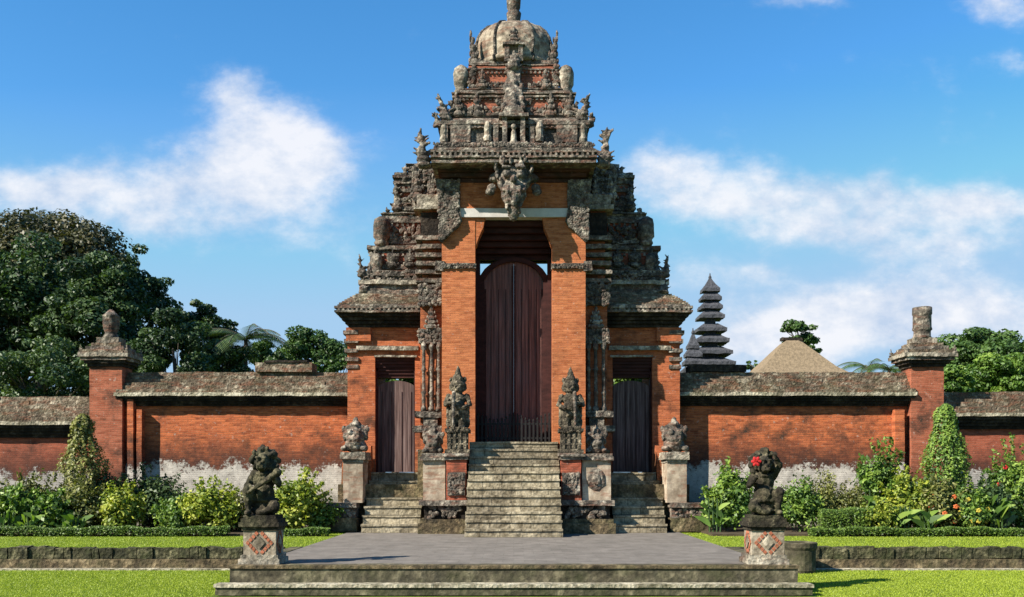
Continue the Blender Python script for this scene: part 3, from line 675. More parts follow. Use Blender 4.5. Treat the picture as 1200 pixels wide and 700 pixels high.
# picket gate before the door
b = MB(); zt = 2.68
for i in range(19):
    x = -1.1 + 2.2 * i / 18; b.box(x - .028, x + .028, .85, .9, zt, zt + .74 + .1 * math.cos(i * math.pi / 4.5)); b.ell((x, .88, zt + .78 + .1 * math.cos(i * math.pi / 4.5)), (.03, .03, .06), 6)
b.box(-1.14, 1.14, .865, .895, zt + .12, zt + .17); b.box(-1.14, 1.14, .865, .895, zt + .56, zt + .61)
b.build('picket_gate', 'iron', G)

# base of the gate: plinths, piers
def basepart(name, mat, *a, par=G, relief=None, **k):
    b = MB(); b.gbox(*a, **k)
    if relief: b.relief(*relief)
    return b.build(name, mat, par)
for e in (-1, 1):
    b = MB(); b.gbox(*sorted((e * 1.32, e * 5.3)), .1, 4.1, 0.0, 1.4, res=.3); b.gbox(*sorted((e * 1.32, e * 2.9)), .1, 1.5, 1.39, 2.45, res=.3); b.build('base', 'base', G)
for sg in (-1, 1):
    def sx(a, c): return sorted((sg * a, sg * c))
    xi, xo = 1.34, (2.72 if sg < 0 else 2.9)
    q = basepart('plinth', 'base', *sx(xi, xo), -1.6, .1, 0, .3, res=.14, amp=.02)
    basepart('plinth', 'base', *sx(xi, xo - .06), -1.5, .1, .3, .42, res=.14, amp=.02)
    basepart('plinth_panel', 'under', *sx(xi, xo - .15), -1.38, .1, .42, .8, res=.14, amp=.01)
    b = MB(); b.relief(*sx(xi + .15, xo - .3), .45, .78, -1.42, .11, .9); b.build('carving', 'stone', q)
    basepart('plinth', 'stone', *sx(xi, xo - .02), -1.55, .1, .8, .95, res=.12, amp=.02)
    # plaster pier and carved pier
    p1 = basepart('pier', 'plaster' if sg < 0 else 'plaster', *sx(1.98, xo - .1), -1.2, .1, .95, 2.1, res=.16, amp=.012)
    p2 = basepart('pier', 'brick_red', *sx(xi + .02, 1.94), -1.3, .1, .95, 2.12, res=.16, amp=.012)
    b = MB(); b.gbox(*sx(xi + .06, 1.9), -1.36, -1.2, 1.1, 1.75, res=.1, amp=.02); b.relief(*sx(xi + .1, 1.86), 1.15, 1.7, -1.36, .07, 1.1); b.build('carved_panel', 'stone', p2)
    b = MB(); b.gbox(*sx(xi - .02, 1.99), -1.36, .1, 2.12, 2.2, res=.12, amp=.02); b.gbox(*sx(xi - .06, 2.05), -1.42, .1, 2.21, 2.3, res=.12, amp=.02); b.build('pier_cap', 'stone', p2)
    b = MB(); b.gbox(*sx(1.97, xo - .02), -1.3, .1, 2.1, 2.2, res=.12, amp=.02); b.gbox(*sx(2.06, xo - .05), -1.2, .1, 2.2, 2.3, res=.12, amp=.02)
    if sg > 0: b.ell((2.38, -1.2, 1.55), (.27, .07, .33), 14, amp=.03); b.ell((2.38, -1.27, 1.55), (.12, .04, .16), 10)
    b.build('pier_cap', 'stone', p1)
    # outer piers beside the side stairs
    cx = sg * (4.76 if sg < 0 else 4.83)
    q = basepart('low_wall', 'stone', *sx(4.66, 5.75), -.62, .05, .42, .72, res=.13, amp=.02, relief=(*sx(4.75, 5.7), .45, .7, -.64, .09, .7))
    basepart('low_wall_cap', 'stone', *sx(4.62, 5.82), -.72, .05, .72, .86, res=.13, amp=.02, par=q)
    basepart('low_wall_base', 'base', *sx(4.6, 5.82), -.72, .05, .02, .42, res=.13, amp=.03, par=q)
    p3 = basepart('outer_pier', 'plaster', cx - .29, cx + .29, -.45, .6, .86, 2.05, res=.16, amp=.01)
    b = MB(); b.gbox(cx - .31, cx + .31, -.48, .6, 2.05, 2.14, res=.1, amp=.015); b.gbox(cx - .37, cx + .37, -.55, .7, 2.14, 2.27, res=.1, amp=.02); b.gbox(cx - .36, cx + .36, -.5, .6, 2.27, 2.36, res=.1, amp=.02); b.build('pier_cap', 'stone_light', p3)
    basepart('buttress', 'brick_wing', *sx(4.4, 5.3), .6, 1.5, 1.4, 2.6, res=.2, amp=.015, top=(.02, .3))

# stairs
def stairs(label, x0, x1, yf, n, tread, rise, z0=0., last=1.5, mat='steps', side=None):
    t = thing('staircase', label, 'stairs', ((x0 + x1) / 2, yf, z0), group='stone stairs up to the gate doors')
    for i in range(n):
        b = MB(); zz = z0 + rise * i; ye = yf + tread * n + last
        b.gbox(x0 + random.uniform(-.015, .015), x1 + random.uniform(-.015, .015), yf + tread * i, yf + tread * (i + 1) + .05 if i < n - 1 else ye, zz, zz + rise - .055, res=.12, amp=.014)
        b.gbox(x0 - .01, x1 + .01, yf + tread * i - .035, yf + tread * (i + 1) + .04 if i < n - 1 else ye, zz + rise - .055, zz + rise, res=.12, amp=.012)
        local(t.location, b).build('step', mat, t)
        if i > 0:
            b = MB(); b.box(x0 + .03, x1 - .03, yf + tread * i + .06, yf + tread * (i + 1) + .04, z0 + .01, zz - .002); local(t.location, b).build('core', 'base', t)
    return t
stairs('steep wide stone staircase in the middle climbing to the tall main door', -1.31, 1.31, -3.2, 12, .268, .2225, last=1.0)
stairs('narrow stone staircase up to the small door left of the main door', -4.42, -2.74, -1.1, 7, .33, .252, last=.3)
stairs('narrow stone staircase up to the small door right of the main door', 2.93, 4.44, -1.1, 7, .33, .252, last=.3)

# ------------------------------------------------------------------ carved figures
def crouching(name, label, loc, flip=1, club=True, scale=1., flower=False, mat='statue', armup=False):
    t = thing(name, label, 'statue', loc)
    f = flip; b = MB(); s = scale
    E = lambda c, r, **k: b.ell((f * c[0], c[1], c[2]), r, **k)
    Cp = lambda a, c, r0, r1, **k: b.cap((f * a[0], a[1], a[2]), (f * c[0], c[1], c[2]), r0, r1, **k)
    E((0, .04, .2), (.27, .24, .2)); E((0, -.04, .38), (.24, .22, .22)); E((0, 0, .62), (.25, .18, .2))
    Cp((0, 0, .7), (0, -.04, .84), .1, .1)
    E((0, -.08, .93), (.15, .17, .17)); E((0, -.2, .87), (.11, .1, .08))
    for e in (-1, 1):
        E((e * .065, -.235, .97), .04); E((e * .07, -.25, 1.02), (.06, .03, .02)); E((e * .17, -.04, .93), (.03, .06, .09)); Cp((e * .05, -.28, .84), (e * .06, -.31, .90), .016, .006)
    E((0, -.27, .92), (.035, .04, .03)); Cp((-.07, -.27, .84), (.07, -.27, .84), .022, .022)
    # mane of curls
    for k in range(60):
        a = random.uniform(-.7, math.pi + .7); rr = random.uniform(.16, .29)
        E((math.cos(a) * rr, random.uniform(-.06, .16), .95 + math.sin(a) * rr * .92), random.uniform(.035, .07), n=8)
    E((0, .08, 1.0), (.2, .16, .2)); E((0, .12, .75), (.2, .14, .2))
    # legs: one knee up, one folded on the plinth
    Cp((-.13, 0, .2), (-.29, -.24, .43), .14, .1); Cp((-.29, -.24, .43), (-.27, -.18, .08), .095, .06); E((-.27, -.26, .05), (.07, .13, .05))
    Cp((.13, 0, .2), (.32, -.26, .16), .14, .1); Cp((.32, -.26, .16), (.1, -.28, .08), .09, .06); E((.04, -.3, .06), (.12, .07, .05))
    # arms
    if armup:
        Cp((-.22, 0, .72), (-.33, -.12, .92), .085, .07); Cp((-.33, -.12, .92), (-.2, -.2, 1.08), .065, .045)
        hand1 = (-.19, -.21, 1.12)
    else:
        Cp((-.22, 0, .72), (-.33, -.1, .52), .085, .07); Cp((-.33, -.1, .52), (-.16, -.28, .48), .065, .045)
        hand1 = (-.13, -.3, .48)
    Cp((.22, 0, .72), (.34, -.1, .56), .085, .07); Cp((.34, -.1, .56), (.25, -.29, .68), .065, .045)
    for hc in (hand1, (.24, -.31, .70)):
        E(hc, (.05, .045, .05))
        for k in range(4): Cp((hc[0] - .03 + .02 * k, hc[1] - .02, hc[2] + .02), (hc[0] - .03 + .02 * k, hc[1] - .06, hc[2] - .02 + .006 * k), .014, .011, n=6)
        Cp((hc[0] + .045, hc[1], hc[2] + .01), (hc[0] + .035, hc[1] - .05, hc[2] + .04), .015, .011, n=6)
    E((0, .03, .08), (.3, .26, .1))                                   # cloth bunched round the hips
    for k in range(12):
        a = math.pi * k / 11; E((math.cos(a) * .27, -math.sin(a) * .2, .27), (.05, .05, .04), n=6)
        E((math.cos(a) * .16, -math.sin(a) * .14 - .03, .78 - .05 * math.sin(a)), .026, n=6)
    b.v = [(x * s * .86, y * s, z * s * 1.03) for x, y, z in b.v]
    b.build('body', mat, t, remesh=.016 * s, disp=.04)
    if not club: return t
    c = MB()
    if armup: c.cap((f * -.30 * s, -.3 * s, .9 * s), (f * -.1 * s, -.22 * s, 1.28 * s), .03, .06)
    else: c.cap((f * -.2 * s, -.34 * s, .42 * s), (f * .30 * s, -.32 * s, .76 * s), .03 * s, .065 * s); c.ell((f * .32 * s, -.32 * s, .78 * s), .085 * s, 8)
    c.build('club', mat, t, remesh=.015, disp=.01)
    return t
def pedestal(loc, label, cap_h=.9):
    t = thing('pedestal', label, 'pedestal', loc, group='stone pedestals with brick diamonds at the head of the steps')
    b = MB(); b.gbox(-.44, .44, -.40, .44, 0, .10, res=.1, amp=.012); b.gbox(-.40, .40, -.37, .40, .10, .17, res=.1, amp=.01); b.build('base', 'stone_light', t)
    b = MB(); b.gbox(-.35, .35, -.33, .35, .17, .62, res=.1, amp=.006); die = b.build('die', 'pedestal_plaster', t)
    for face in range(4):
        rot = Matrix.Rotation(face * math.pi / 2, 3, 'Z')
        b = MB()
        def tile(x, z, r, y, bb):
            y = y - (.352 - .332 if face else 0)
            vs = [(x - r, y, z), (x, y, z - r), (x + r, y, z), (x, y, z + r)]; vs += [(p[0], y + .03, p[2]) for p in vs]
            bb.add([tuple(rot @ Vector(p)) for p in vs], [(0, 1, 2, 3), (7, 6, 5, 4), (0, 4, 5, 1), (1, 5, 6, 2), (2, 6, 7, 3), (3, 7, 4, 0)])
        wz = .395
        q = MB()
        for k in range(4):                                             # ring of small square bricks set on edge
            for (x, z) in ((-.25 + .0625 * k, wz + .0575 * k - 0), (0.0 + .0625 * k, wz + .23 - .0575 * k), (.25 - .0625 * k, wz - .0575 * k), (0.0 - .0625 * k, wz - .23 + .0575 * k)):
                if abs(x) < .33 and .17 < z < .62: tile(x, min(.585, max(.205, z)), .046, -.345, b)
        b.build('brick_diamond', 'tile_orange', die)
        w = MB(); tile(0, wz, .12, -.356, w); w.build('inlay', 'pedestal_plaster', die)
    b = MB(); b.gbox(-.38, .38, -.36, .38, .62, .69, res=.1, amp=.01); b.gbox(-.43, .43, -.41, .43, .69, .77, res=.1, amp=.012); b.gbox(-.39, .39, -.37, .39, .77, .84, res=.1, amp=.01); b.gbox(-.34, .34, -.33, .34, .84, .90, res=.1, amp=.02)
    b.build('cap', 'statue', t)
    for ch in t.children: ch.scale = (.86, .86, 1)
    return t
PX = 4.68
pedestal((-PX, -11.15, .006), 'square plaster pedestal with brick diamond under the crouching statue left of the path')
pedestal((PX, -11.15, .006), 'square plaster pedestal with brick diamond under the crouching statue right of the path')
crouching('guardian_statue', 'dark crouching stone demon with big curly mane and club on the left pedestal', (-PX, -11.1, .9), flip=1, scale=1.02)
crouching('guardian_statue', 'dark stone crouching demon with a red flower at its ear on the right pedestal', (PX, -11.1, .9), flip=-1, scale=.98, club=False, armup=True)
fl = MB()
for k in range(6):
    a = k * math.pi / 3; fl.ell((math.cos(a) * .05, 0, math.sin(a) * .05), (.05, .02, .035), 8, Matrix.Rotation(-a, 3, 'Y'))
fl.cap((0, 0, 0), (.01, -.09, .03), .012, .006, 6)
o = fl.build('flower', 'flower_red'); o.location = (PX - .19, -11.34, 1.90); tag(o, 'red hibiscus flower tucked at the ear of the right crouching statue', 'flower')

def standing(label, loc, s=1., mir=1):
    t = thing('guardian_statue', label, 'statue', loc, group='crowned door guardians beside the main door')
    b = MB(); b.gbox(-.36, .36, -.36, .36, 0, .12, res=.1, amp=.02); b.gbox(-.3, .3, -.3, .3, .12, .62, res=.1, amp=.02); b.gbox(-.36, .36, -.36, .36, .62, .72, res=.1, amp=.02)
    for k in range(4): b.box(-.27 + .15 * k, -.19 + .15 * k, -.34, -.29, .14, .6)
    for z in (.25, .42): b.box(-.3, .3, -.33, -.30, z, z + .05)
    b.relief(-.3, .3, .62, .76, -.36, .06, 1.2)
    b.build('carved_base', 'guardian', t)
    b = MB()
    b.cap((-.11, 0, .8), (-.13, -.02, 1.15), .11, .13); b.cap((.11, 0, .8), (.13, -.02, 1.15), .11, .13)
    b.ell((0, 0, 1.2), (.27, .22, .2)); b.ell((0, -.05, 1.4), (.24, .22, .2)); b.ell((0, 0, 1.62), (.26, .18, .2)); b.cap((0, 0, 1.7), (0, -.03, 1.85), .09, .09)
    b.ell((0, -.05, 1.94), (.14, .15, .16)); b.ell((0, -.19, 1.92), (.03, .03, .03)); b.ell((-.06, -.18, 1.98), .032); b.ell((.06, -.18, 1.98), .032); b.ell((0, -.16, 1.86), (.08, .05, .025))
    b.ell((0, .04, 1.98), (.24, .13, .22))
    b.lathe((0, 0, 2.0), [(.2, 0), (.21, .08), (.15, .16), (.16, .24), (.1, .34), (.09, .42), (.04, .54), (.01, .62)], 12)
    for e in (-1, 1):
        b.cap((e * .26, 0, 1.7), (e * .36, -.06, 1.45), .085, .07); b.ell((e * .2, .02, 1.98), (.06, .05, .13)); b.ell((e * .2, .04, 2.18), (.05, .05, .1))
        b.ell((e * .12, -.1, .76), (.09, .15, .06))
        for k in range(5): b.ell((e * .28, .05, .85 + .12 * k), (.07, .08, .1))
    b.cap((-.36, -.06, 1.45), (-.12, -.25, 1.5), .065, .05); b.cap((.36, -.06, 1.45), (.2, -.28, 1.34), .065, .05)
    for hc in ((-.1, -.27, 1.52), (.18, -.3, 1.34)):
        b.ell(hc, .055)
        for k in range(4): b.cap((hc[0] - .03 + .02 * k, hc[1] - .03, hc[2] + .03), (hc[0] - .03 + .02 * k, hc[1] - .07, hc[2] - .01), .015, .012, 6)
    b.v = [(x, y, (z - .72) * s + .72) for x, y, z in b.v]
    b.build('body', 'guardian', t, remesh=.019, disp=.055)
    t.scale.x = mir
    c = MB(); c.cap((-.12, -.33, .82), (-.1, -.33, 1.75), .03, .06); c.build('club', 'carved', t, remesh=.02, disp=.01)
standing('crowned stone guardian standing on carved plinth left of the main stairs', (-1.63, -.85, 2.30), .98)
standing('crowned stone guardian standing on carved plinth right of the main stairs', (1.66, -.85, 2.30), .96, -1)

def demon_bust(label, loc, s=1.):
    t = thing('demon_bust', label, 'carved bust', loc, group='carved demon heads on the piers')
    b = MB()
    b.ell((0, 0, .2), (.36, .36, .22), amp=.04); b.ell((0, -.05, .5), (.3, .3, .27)); b.ell((0, -.28, .4), (.24, .16, .12)); b.ell((0, -.26, .28), (.2, .14, .06))
    for e in (-1, 1):
        b.ell((e * .13, -.3, .58), .07); b.ell((e * .14, -.32, .67), (.1, .05, .035)); b.ell((e * .33, -.02, .5), (.06, .1, .15)); b.ell((e * .36, 0, .72), (.07, .06, .12)); b.cap((e * .12, -.38, .33), (e * .13, -.42, .45), .03, .01, 6)
        b.ell((e * .3, -.2, .12), (.12, .2, .1))
    b.ell((0, -.36, .48), (.06, .07, .05))
    for k in range(9): a = math.pi * k / 8; b.ell((math.cos(a) * .3, .02, .6 + math.sin(a) * .22), (.09, .1, .1))
    b.ell((0, 0, .85), (.16, .16, .14)); b.ell((0, .02, 1.0), (.08, .08, .1))
    b.v = [(x * s, y * s, z * s) for x, y, z in b.v]
    b.build('head', 'stone', t, remesh=.028, disp=.06)
demon_bust('grey demon bust on the white pier left of the left side door', (-4.76, .05, 2.36), .98)
demon_bust('grey demon bust on the white pier right of the right side door', (4.83, .05, 2.36), .98)
demon_bust('fanged demon head on the plaster pier left of the left standing guardian', (-2.36, -.7, 2.30), .78)
demon_bust('shaded demon head on the pier right of the right standing guardian', (2.42, -.7, 2.30), .78)

# ------------------------------------------------------------------ garden walls
def wall(label, x0, x1, y, ridge, eave, brick_top, mat, capover=.42, block=None, thick=.7, endpier=None):
    t = thing('garden_wall', label, 'wall', ((x0 + x1) / 2, y, 0), group='brick garden walls either side of the gate')
    L = t.location
    b = MB(); b.gbox(x0, x1, y, y + thick, -.05, brick_top + .05, res=.5, amp=.012); local(L, b).build('brick_face', mat, t)
    b = MB(); n = 4
    for i in range(n):
        e = capover * .8 * (i + 1) / n; z = brick_top + .05 + (eave - brick_top - .05) * i / n
        b.gbox(x0, x1, y - e, y + thick + e, z, z + (eave - brick_top - .05) / n, res=.4, amp=.012)
    local(L, b).build('corbel_course', 'under', t)  # dark colour paints the shade below the eave
    b = MB(); b.gbox(x0 - .02, x1 + .02, y - capover, y + thick + capover, eave, eave + .11, res=.16, amp=.02); local(L, b).build('coping_rim', 'coping_rim', t)
    b = MB(); n = 6
    for i in range(n):
        e = (capover + thick * .3) * i / n; z = eave + .11 + (ridge - eave - .11) * i / n; x = x0
        while x < x1 - .05:
            x2 = min(x1, x + random.uniform(.9, 2.2)); j = random.uniform(-.015, .025)
            b.gbox(x, x2 - .01, y - capover + .06 + e + j, y + thick + capover - .06 - e, z - .03, z + (ridge - eave - .11) / n + random.uniform(-.012, .012), res=.14, amp=.022); x = x2
    local(L, b).build('coping', 'coping', t)
    if block:
        b = MB(); b.gbox(block[0], block[1], y - .02, y + thick, ridge, ridge + .3, res=.14, amp=.02); local(L, b).build('ridge_block', 'coping', t)
        b = MB(); b.gbox(block[0] + .3, block[1] - .15, y - .06, y + thick, ridge + .3, ridge + .37, res=.14, amp=.02); local(L, b).build('ridge_block_cap', 'under', t)
    return t
YW = 2.15
wall('long orange brick wall with mossy coping between the gate and the left pillar', X(140, YW), -5.26, YW, Z(437, YW + .3), Z(464, YW - .4), Z(478, YW), 'wall_brick', block=(X(299, YW), X(366, YW)))
wall('long orange brick wall with white peeled plaster between the gate and the right pillar', 5.26, X(1068, YW), YW, Z(437, YW + .3), Z(464, YW - .4), Z(478, YW), 'wall_brick')
wall('lower worn brick wall running off the left edge beyond the left pillar', -24, X(112, YW + .3), YW + .3, Z(465, YW + .6), Z(498, YW - .1), Z(515, YW + .3), 'wall_brick_low')
wall('lower brick wall running off the right edge beyond the right pillar', X(1100, YW + .3), 24, YW + .3, Z(460, YW + .6), Z(488, YW - .1), Z(505, YW + .3), 'wall_brick_low')
# darker raised coping piece by the right flank
b = MB(); b.gbox(X(806, 2.6), X(872, 2.6), 2.25, 3.0, Z(437, 2.6), Z(429, 2.6), res=.14, amp=.02); o = b.build('ridge_block', 'under'); 
o.parent = [x for x in COL.objects if x.get('label', '').startswith('long orange brick wall with white')][0]; o.location = -Vector(o.parent.location)

def pillar(label, px0, px1, Y, capx, finial):
    x0, x1 = X(px0, Y), X(px1, Y); cx = (x0 + x1) / 2; h = (x1 - x0) / 2; hd = .42
    t = thing('wall_pillar', label, 'pillar', (cx, Y + hd, 0), group='brick wall pillars with stone caps')
    L = t.location; z1 = Z(430, Y)
    b = MB(); b.gbox(x0, x1, Y, Y + 2 * hd, -.05, z1, res=.3, amp=.012); local(L, b).build('shaft', 'pillar_brick' if 'pillar_brick' in M else 'wall_brick', t)
    c = (cx, Y + hd)
    def sl(hw, za, zb, m, nm, **k):
        b = MB(); b.gbox(c[0] - hw, c[0] + hw, c[1] - hw * .86, c[1] + hw * .86, za, zb, res=.12, amp=.022, **k); return local(L, b).build(nm, m, t)
    hw = (X(capx[1], Y) - X(capx[0], Y)) / 2
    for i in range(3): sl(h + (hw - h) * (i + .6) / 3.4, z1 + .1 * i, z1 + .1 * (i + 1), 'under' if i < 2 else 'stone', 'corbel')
    sl(hw, z1 + .30, z1 + .42, 'stone_light', 'cap_slab'); sl(hw * .93, z1 + .42, z1 + .53, 'coping', 'cap_course')
    sl(hw * .76, z1 + .53, z1 + .65, 'stone', 'cap_course'); sl(hw * .60, z1 + .65, z1 + .78, 'coping', 'cap_course'); sl(hw * .44, z1 + .78, z1 + .96, 'stone_light', 'cap_course')
    b = MB()
    for (dx, dy) in ((-1, -1), (1, -1), (1, 1), (-1, 1)): b.flame(c[0] + dx * hw * .9, c[1] + dy * hw * .76, z1 + .42, .16, .22, .1 * dx, 3)
    local(L, b).build('corner_ornament', 'stone', t)
    b = MB(); b.lathe((c[0], c[1], z1 + .94), finial, 16, .02); local(L, b).build('finial', 'stone', t, smooth=True)
M['pillar_brick'] = mat_brick('pillar_brick', (.46, .14, .07), (.34, .085, .04), (.36, .17, .10), .55, plaster=1.2)
YP = 1.85
pillar('brick pillar with pagoda-like stone cap and narrow pot finial at the left end of the wall', 105, 143, YP, (97, 155), [(.3, 0), (.22, .12), (.18, .2), (.24, .32), (.26, .5), (.25, .72), (.27, .76), (.2, .8), (.05, .95)])
pillar('brick pillar with broad stone cap and flat topped cylinder finial at the right end of the wall', 1068, 1106, YP, (1042, 1103), [(.34, 0), (.26, .1), (.26, .25), (.31, .3), (.29, .4), (.29, .75), (.31, .8), (.3, 1.02)])
# narrow brick strips beside the pillars
for nm, pxs in (('left', ((149, 156, 468), (160, 166, 480))), ('right', ((1049, 1060, 480), ))):
    for k, (a, c_, zt_) in enumerate(pxs):
        b = MB(); y_ = YW - .3; xa, xb = X(a, y_), X(c_, y_); b.gbox(xa, xb, y_, YW + .02, 0, Z(zt_, y_), res=.2, amp=.01)
        o = b.build('brick_strip', 'wall_brick'); 
        key = 'pillar and' ; par = [x for x in COL.objects if x.name.startswith('garden_wall') and nm in x.get('label', '') and 'long' in x.get('label', '')][0]
        o.parent = par; o.location = -Vector(par.location)

# stone pot
b = MB(); t = thing('stone_pot', 'round weathered stone pot on the lawn just right of the right pedestal', 'pot', (X(938, -7.75), -7.75, LOW))
b.lathe((0, 0, 0), [(.30, 0), (.33, .06), (.33, .5), (.36, .56), (.37, .66), (.34, .68), (.29, .66), (.28, .5), (.05, .48)], 24, .012); b.build('body', 'front_steps', t, smooth=False)

# ------------------------------------------------------------------ buildings behind
def meru(label, px, Y, tiers, ztop, loc_z=0):
    x = X(px, Y); t = thing('pagoda_shrine', label, 'pagoda', (x, Y, 0), group='thatched pagoda shrines behind the wall')
    b = MB(); b.gbox(-tiers[-1][0] * .75, tiers[-1][0] * .75, -tiers[-1][0] * .75, tiers[-1][0] * .75, 0, tiers[-1][1] - .8, res=.5, amp=.03); b.build('stone_base', 'stone', t)
    for (hw, z) in tiers:
        b = MB(); b.gbox(-hw * .38, hw * .38, -hw * .38, hw * .38, z - .75, z, res=.3, amp=.01); b.build('timber_core', 'ijuk', t)
        b = MB(); b.gbox(-hw, hw, -hw, hw, z - .13, z + .10, res=.2, amp=.05); b.gbox(-hw * .97, hw * .97, -hw * .97, hw * .97, z + .10, z + .48, res=.16, amp=.04, top=(hw * .5, hw * .5)); b.build('thatched_roof', 'ijuk', t)
    hw, z = tiers[0]
    b = MB(); b.gbox(-hw * .5, hw * .5, -hw * .5, hw * .5, z + .47, z + .95, res=.2, amp=.03, top=(hw * .42, hw * .42)); b.lathe((0, 0, z + .9), [(.12, 0), (.1, .1), (.05, .2), (.03, .35)], 8); b.build('peak', 'ijuk', t)
YM = 40.
meru('tall black pagoda with many thatched roofs right of the gate', 832, YM, [(w * (YM - CY) / F, Z(py, YM)) for w, py in ((10, 341), (11.5, 351), (12.5, 361.5), (14.5, 372.5), (16.5, 388), (19, 401), (22, 415), (25, 428))], 0)
meru('small black pagoda close to the gate at the left foot of the tall pagoda', 812, YM - 5, [(w * (YM - 5 - CY) / F, Z(py, YM - 5)) for w, py in ((7, 407), (9.5, 417), (11, 426), (13, 436))], 0)
# thatched hall
Yh = 30.; t = thing('thatched_hall', 'tan thatched pavilion roof peeking above the wall between the pagoda and the right pillar', 'pavilion', (X(927, Yh), Yh, 0))
D_ = (Yh - CY) / F; b = MB()
prof = [(9, 400), (14, 403), (24, 411), (36, 421), (52, 434), (84, 452), (92, 458)]
vs = []; fs = []
for r, py in prof:
    hx = r * D_ * .80; z = Z(py, Yh)
    for (sx_, sy_) in ((-1, -1), (-.33, -1), (.33, -1), (1, -1), (1, 1), (.33, 1), (-.33, 1), (-1, 1)): vs.append((sx_ * hx, sy_ * hx * .9, z))
for k in range(len(prof) - 1):
    for i in range(8): fs.append((k * 8 + i, (k + 1) * 8 + i, (k + 1) * 8 + (i + 1) % 8, k * 8 + (i + 1) % 8))
fs.append(tuple(range(8))); fs.append(tuple(reversed(range(8 * (len(prof) - 1), 8 * len(prof))))); b.add(vs, fs)
b.build('roof', 'thatch', t)
b = MB(); b.gbox(-.62, .62, -.3, .3, Z(400, Yh), Z(396.5, Yh), res=.15, amp=.04); b.build('ridge_cap', 'under', t)
for (sx_, sy_) in ((-1, -1), (1, -1), (1, 1), (-1, 1)):
    b = MB(); b.cap((sx_ * 3.6, sy_ * 3.2, .4), (sx_ * 3.6, sy_ * 3.2, Z(457, Yh)), .14, .12, 8, False); b.build('post', 'bark', t)
b = MB(); b.gbox(-4.3, 4.3, -3.9, 3.9, 0, .45, res=.6); b.build('platform', 'stone', t)

# ------------------------------------------------------------------ vegetation
rng = np.random.default_rng(11)
def leaf_mesh(name, C, Nn, size, mat, parent, aspect=.5, tint=None, droop=0.):
    """one mesh of rhombic leaves: C centres, Nn normals"""
    n = len(C); Nn = Nn / (np.linalg.norm(Nn, axis=1, keepdims=True) + 1e-9)
    r = rng.normal(size=(n, 3)); r[:, 2] -= droop
    a = r - Nn * np.sum(r * Nn, 1, keepdims=True); a /= (np.linalg.norm(a, axis=1, keepdims=True) + 1e-9)
    bb = np.cross(Nn, a); s = (size * rng.uniform(.6, 1.3, n))[:, None]
    V = np.stack([C - a * s * .5, C + bb * s * aspect * .5 + Nn * s * .08, C + a * s * .5, C - bb * s * aspect * .5 + Nn * s * .08], 1).reshape(-1, 3)
    me = bpy.data.meshes.new(name); me.vertices.add(4 * n); me.vertices.foreach_set('co', V.astype(np.float32).ravel())
    me.loops.add(4 * n); me.loops.foreach_set('vertex_index', np.arange(4 * n, dtype=np.int32)); me.polygons.add(n)
    me.polygons.foreach_set('loop_start', np.arange(0, 4 * n, 4, dtype=np.int32)); me.polygons.foreach_set('loop_total', np.full(n, 4, dtype=np.int32))
    me.update(calc_edges=True)
    at = me.attributes.new('tint', 'FLOAT', 'POINT'); tt = rng.uniform(0, 1, n) if tint is None else tint
    at.data.foreach_set('value', np.repeat(tt, 4).astype(np.float32)); me.materials.append(M[mat])
    o = bpy.data.objects.new(name, me); COL.objects.link(o)
    if parent: o.parent = parent
    return o
def sphere_pts(n):
    v = rng.normal(size=(n, 3)); return v / np.linalg.norm(v, axis=1, keepdims=True)
def tree(label, px, py_top, Y, hwpx, mat, nclump=40, nleaf=16000, leaf=.3, py_bot=470, name='broadleaf_tree', trunk=True, group='trees behind the temple', flatness=1., open_=.0, mats=None):
    nclump = int(nclump * 1.5)
    sc = (Y - CY) / F; x = X(px, Y); zt = Z(py_top, Y); zb = max(1.5, Z(py_bot, Y)); rx = hwpx * sc; rz = (zt - zb) / 2
    t = thing(name, label, 'tree', (x, Y, 0), group=group)
    C = sphere_pts(nclump) * (rng.uniform(.25, 1.12, nclump) ** .5)[:, None]
    C[:, 2] = C[:, 2] * (1 - .15 * np.abs(C[:, 0]))
    cc = C * np.array([rx * .88, rx * .7, rz * .85]) + np.array([0, 0, (zt + zb) / 2])
    cr = rng.uniform(.10, .30, nclump) * min(rx, rz * 1.2) * (1 + .2 * open_)
    n = nleaf; w = cr ** 2; idx = rng.choice(nclump, n, p=w / w.sum())
    d = sphere_pts(n); rad = rng.uniform(.45, 1.12, n) ** .6
    P = cc[idx] + d * (cr[idx] * rad)[:, None] * np.array([1.25, 1.2, .72 * flatness])
    Nn = d * .6 + rng.normal(size=(n, 3)) * .55 + np.array([0, 0, .55])
    tint = np.clip(rng.uniform(.1, .7, nclump)[idx] + rng.normal(0, .16, n), 0, 1)
    leaf_mesh('crown', P, Nn, leaf, mat, t, .55, tint)
    if trunk:
        b = MB(); r0 = max(.15, rx * .07); b.cap((0, 0, -.1), (0.1, 0, zb + .2 * rz), r0 * 1.3, r0 * .8, 10)
        b.cap((.1, 0, zb + .2 * rz), (-.1, 0, zb + rz * 1.1), r0 * .8, r0 * .4, 8)
        for k in rng.choice(nclump, min(nclump, 16), replace=False):
            m_ = Vector((.0, 0, zb + rz * random.uniform(.0, .8))); e = Vector(cc[k]); mid = (m_ + e) / 2 + Vector((0, 0, -.08 * rz))
            b.cap(m_, mid, r0 * .42, r0 * .26, 6); b.cap(mid, e, r0 * .26, r0 * .08, 6)
        b.build('trunk', 'bark', t, smooth=True)
    return t
tree('tall olive brown tree crown at the top left behind the low wall', 46, 238, 34, 96, 'leaf_brown', 90, 42000, .30, 400)
tree('dark broad tree filling the left edge below the tall crown', 18, 268, 28, 85, 'leaf_dark', 70, 34000, .28, 470)
tree('dark green tree rising behind the left pillar', 112, 288, 26, 58, 'leaf_dark', 60, 32000, .26, 480)
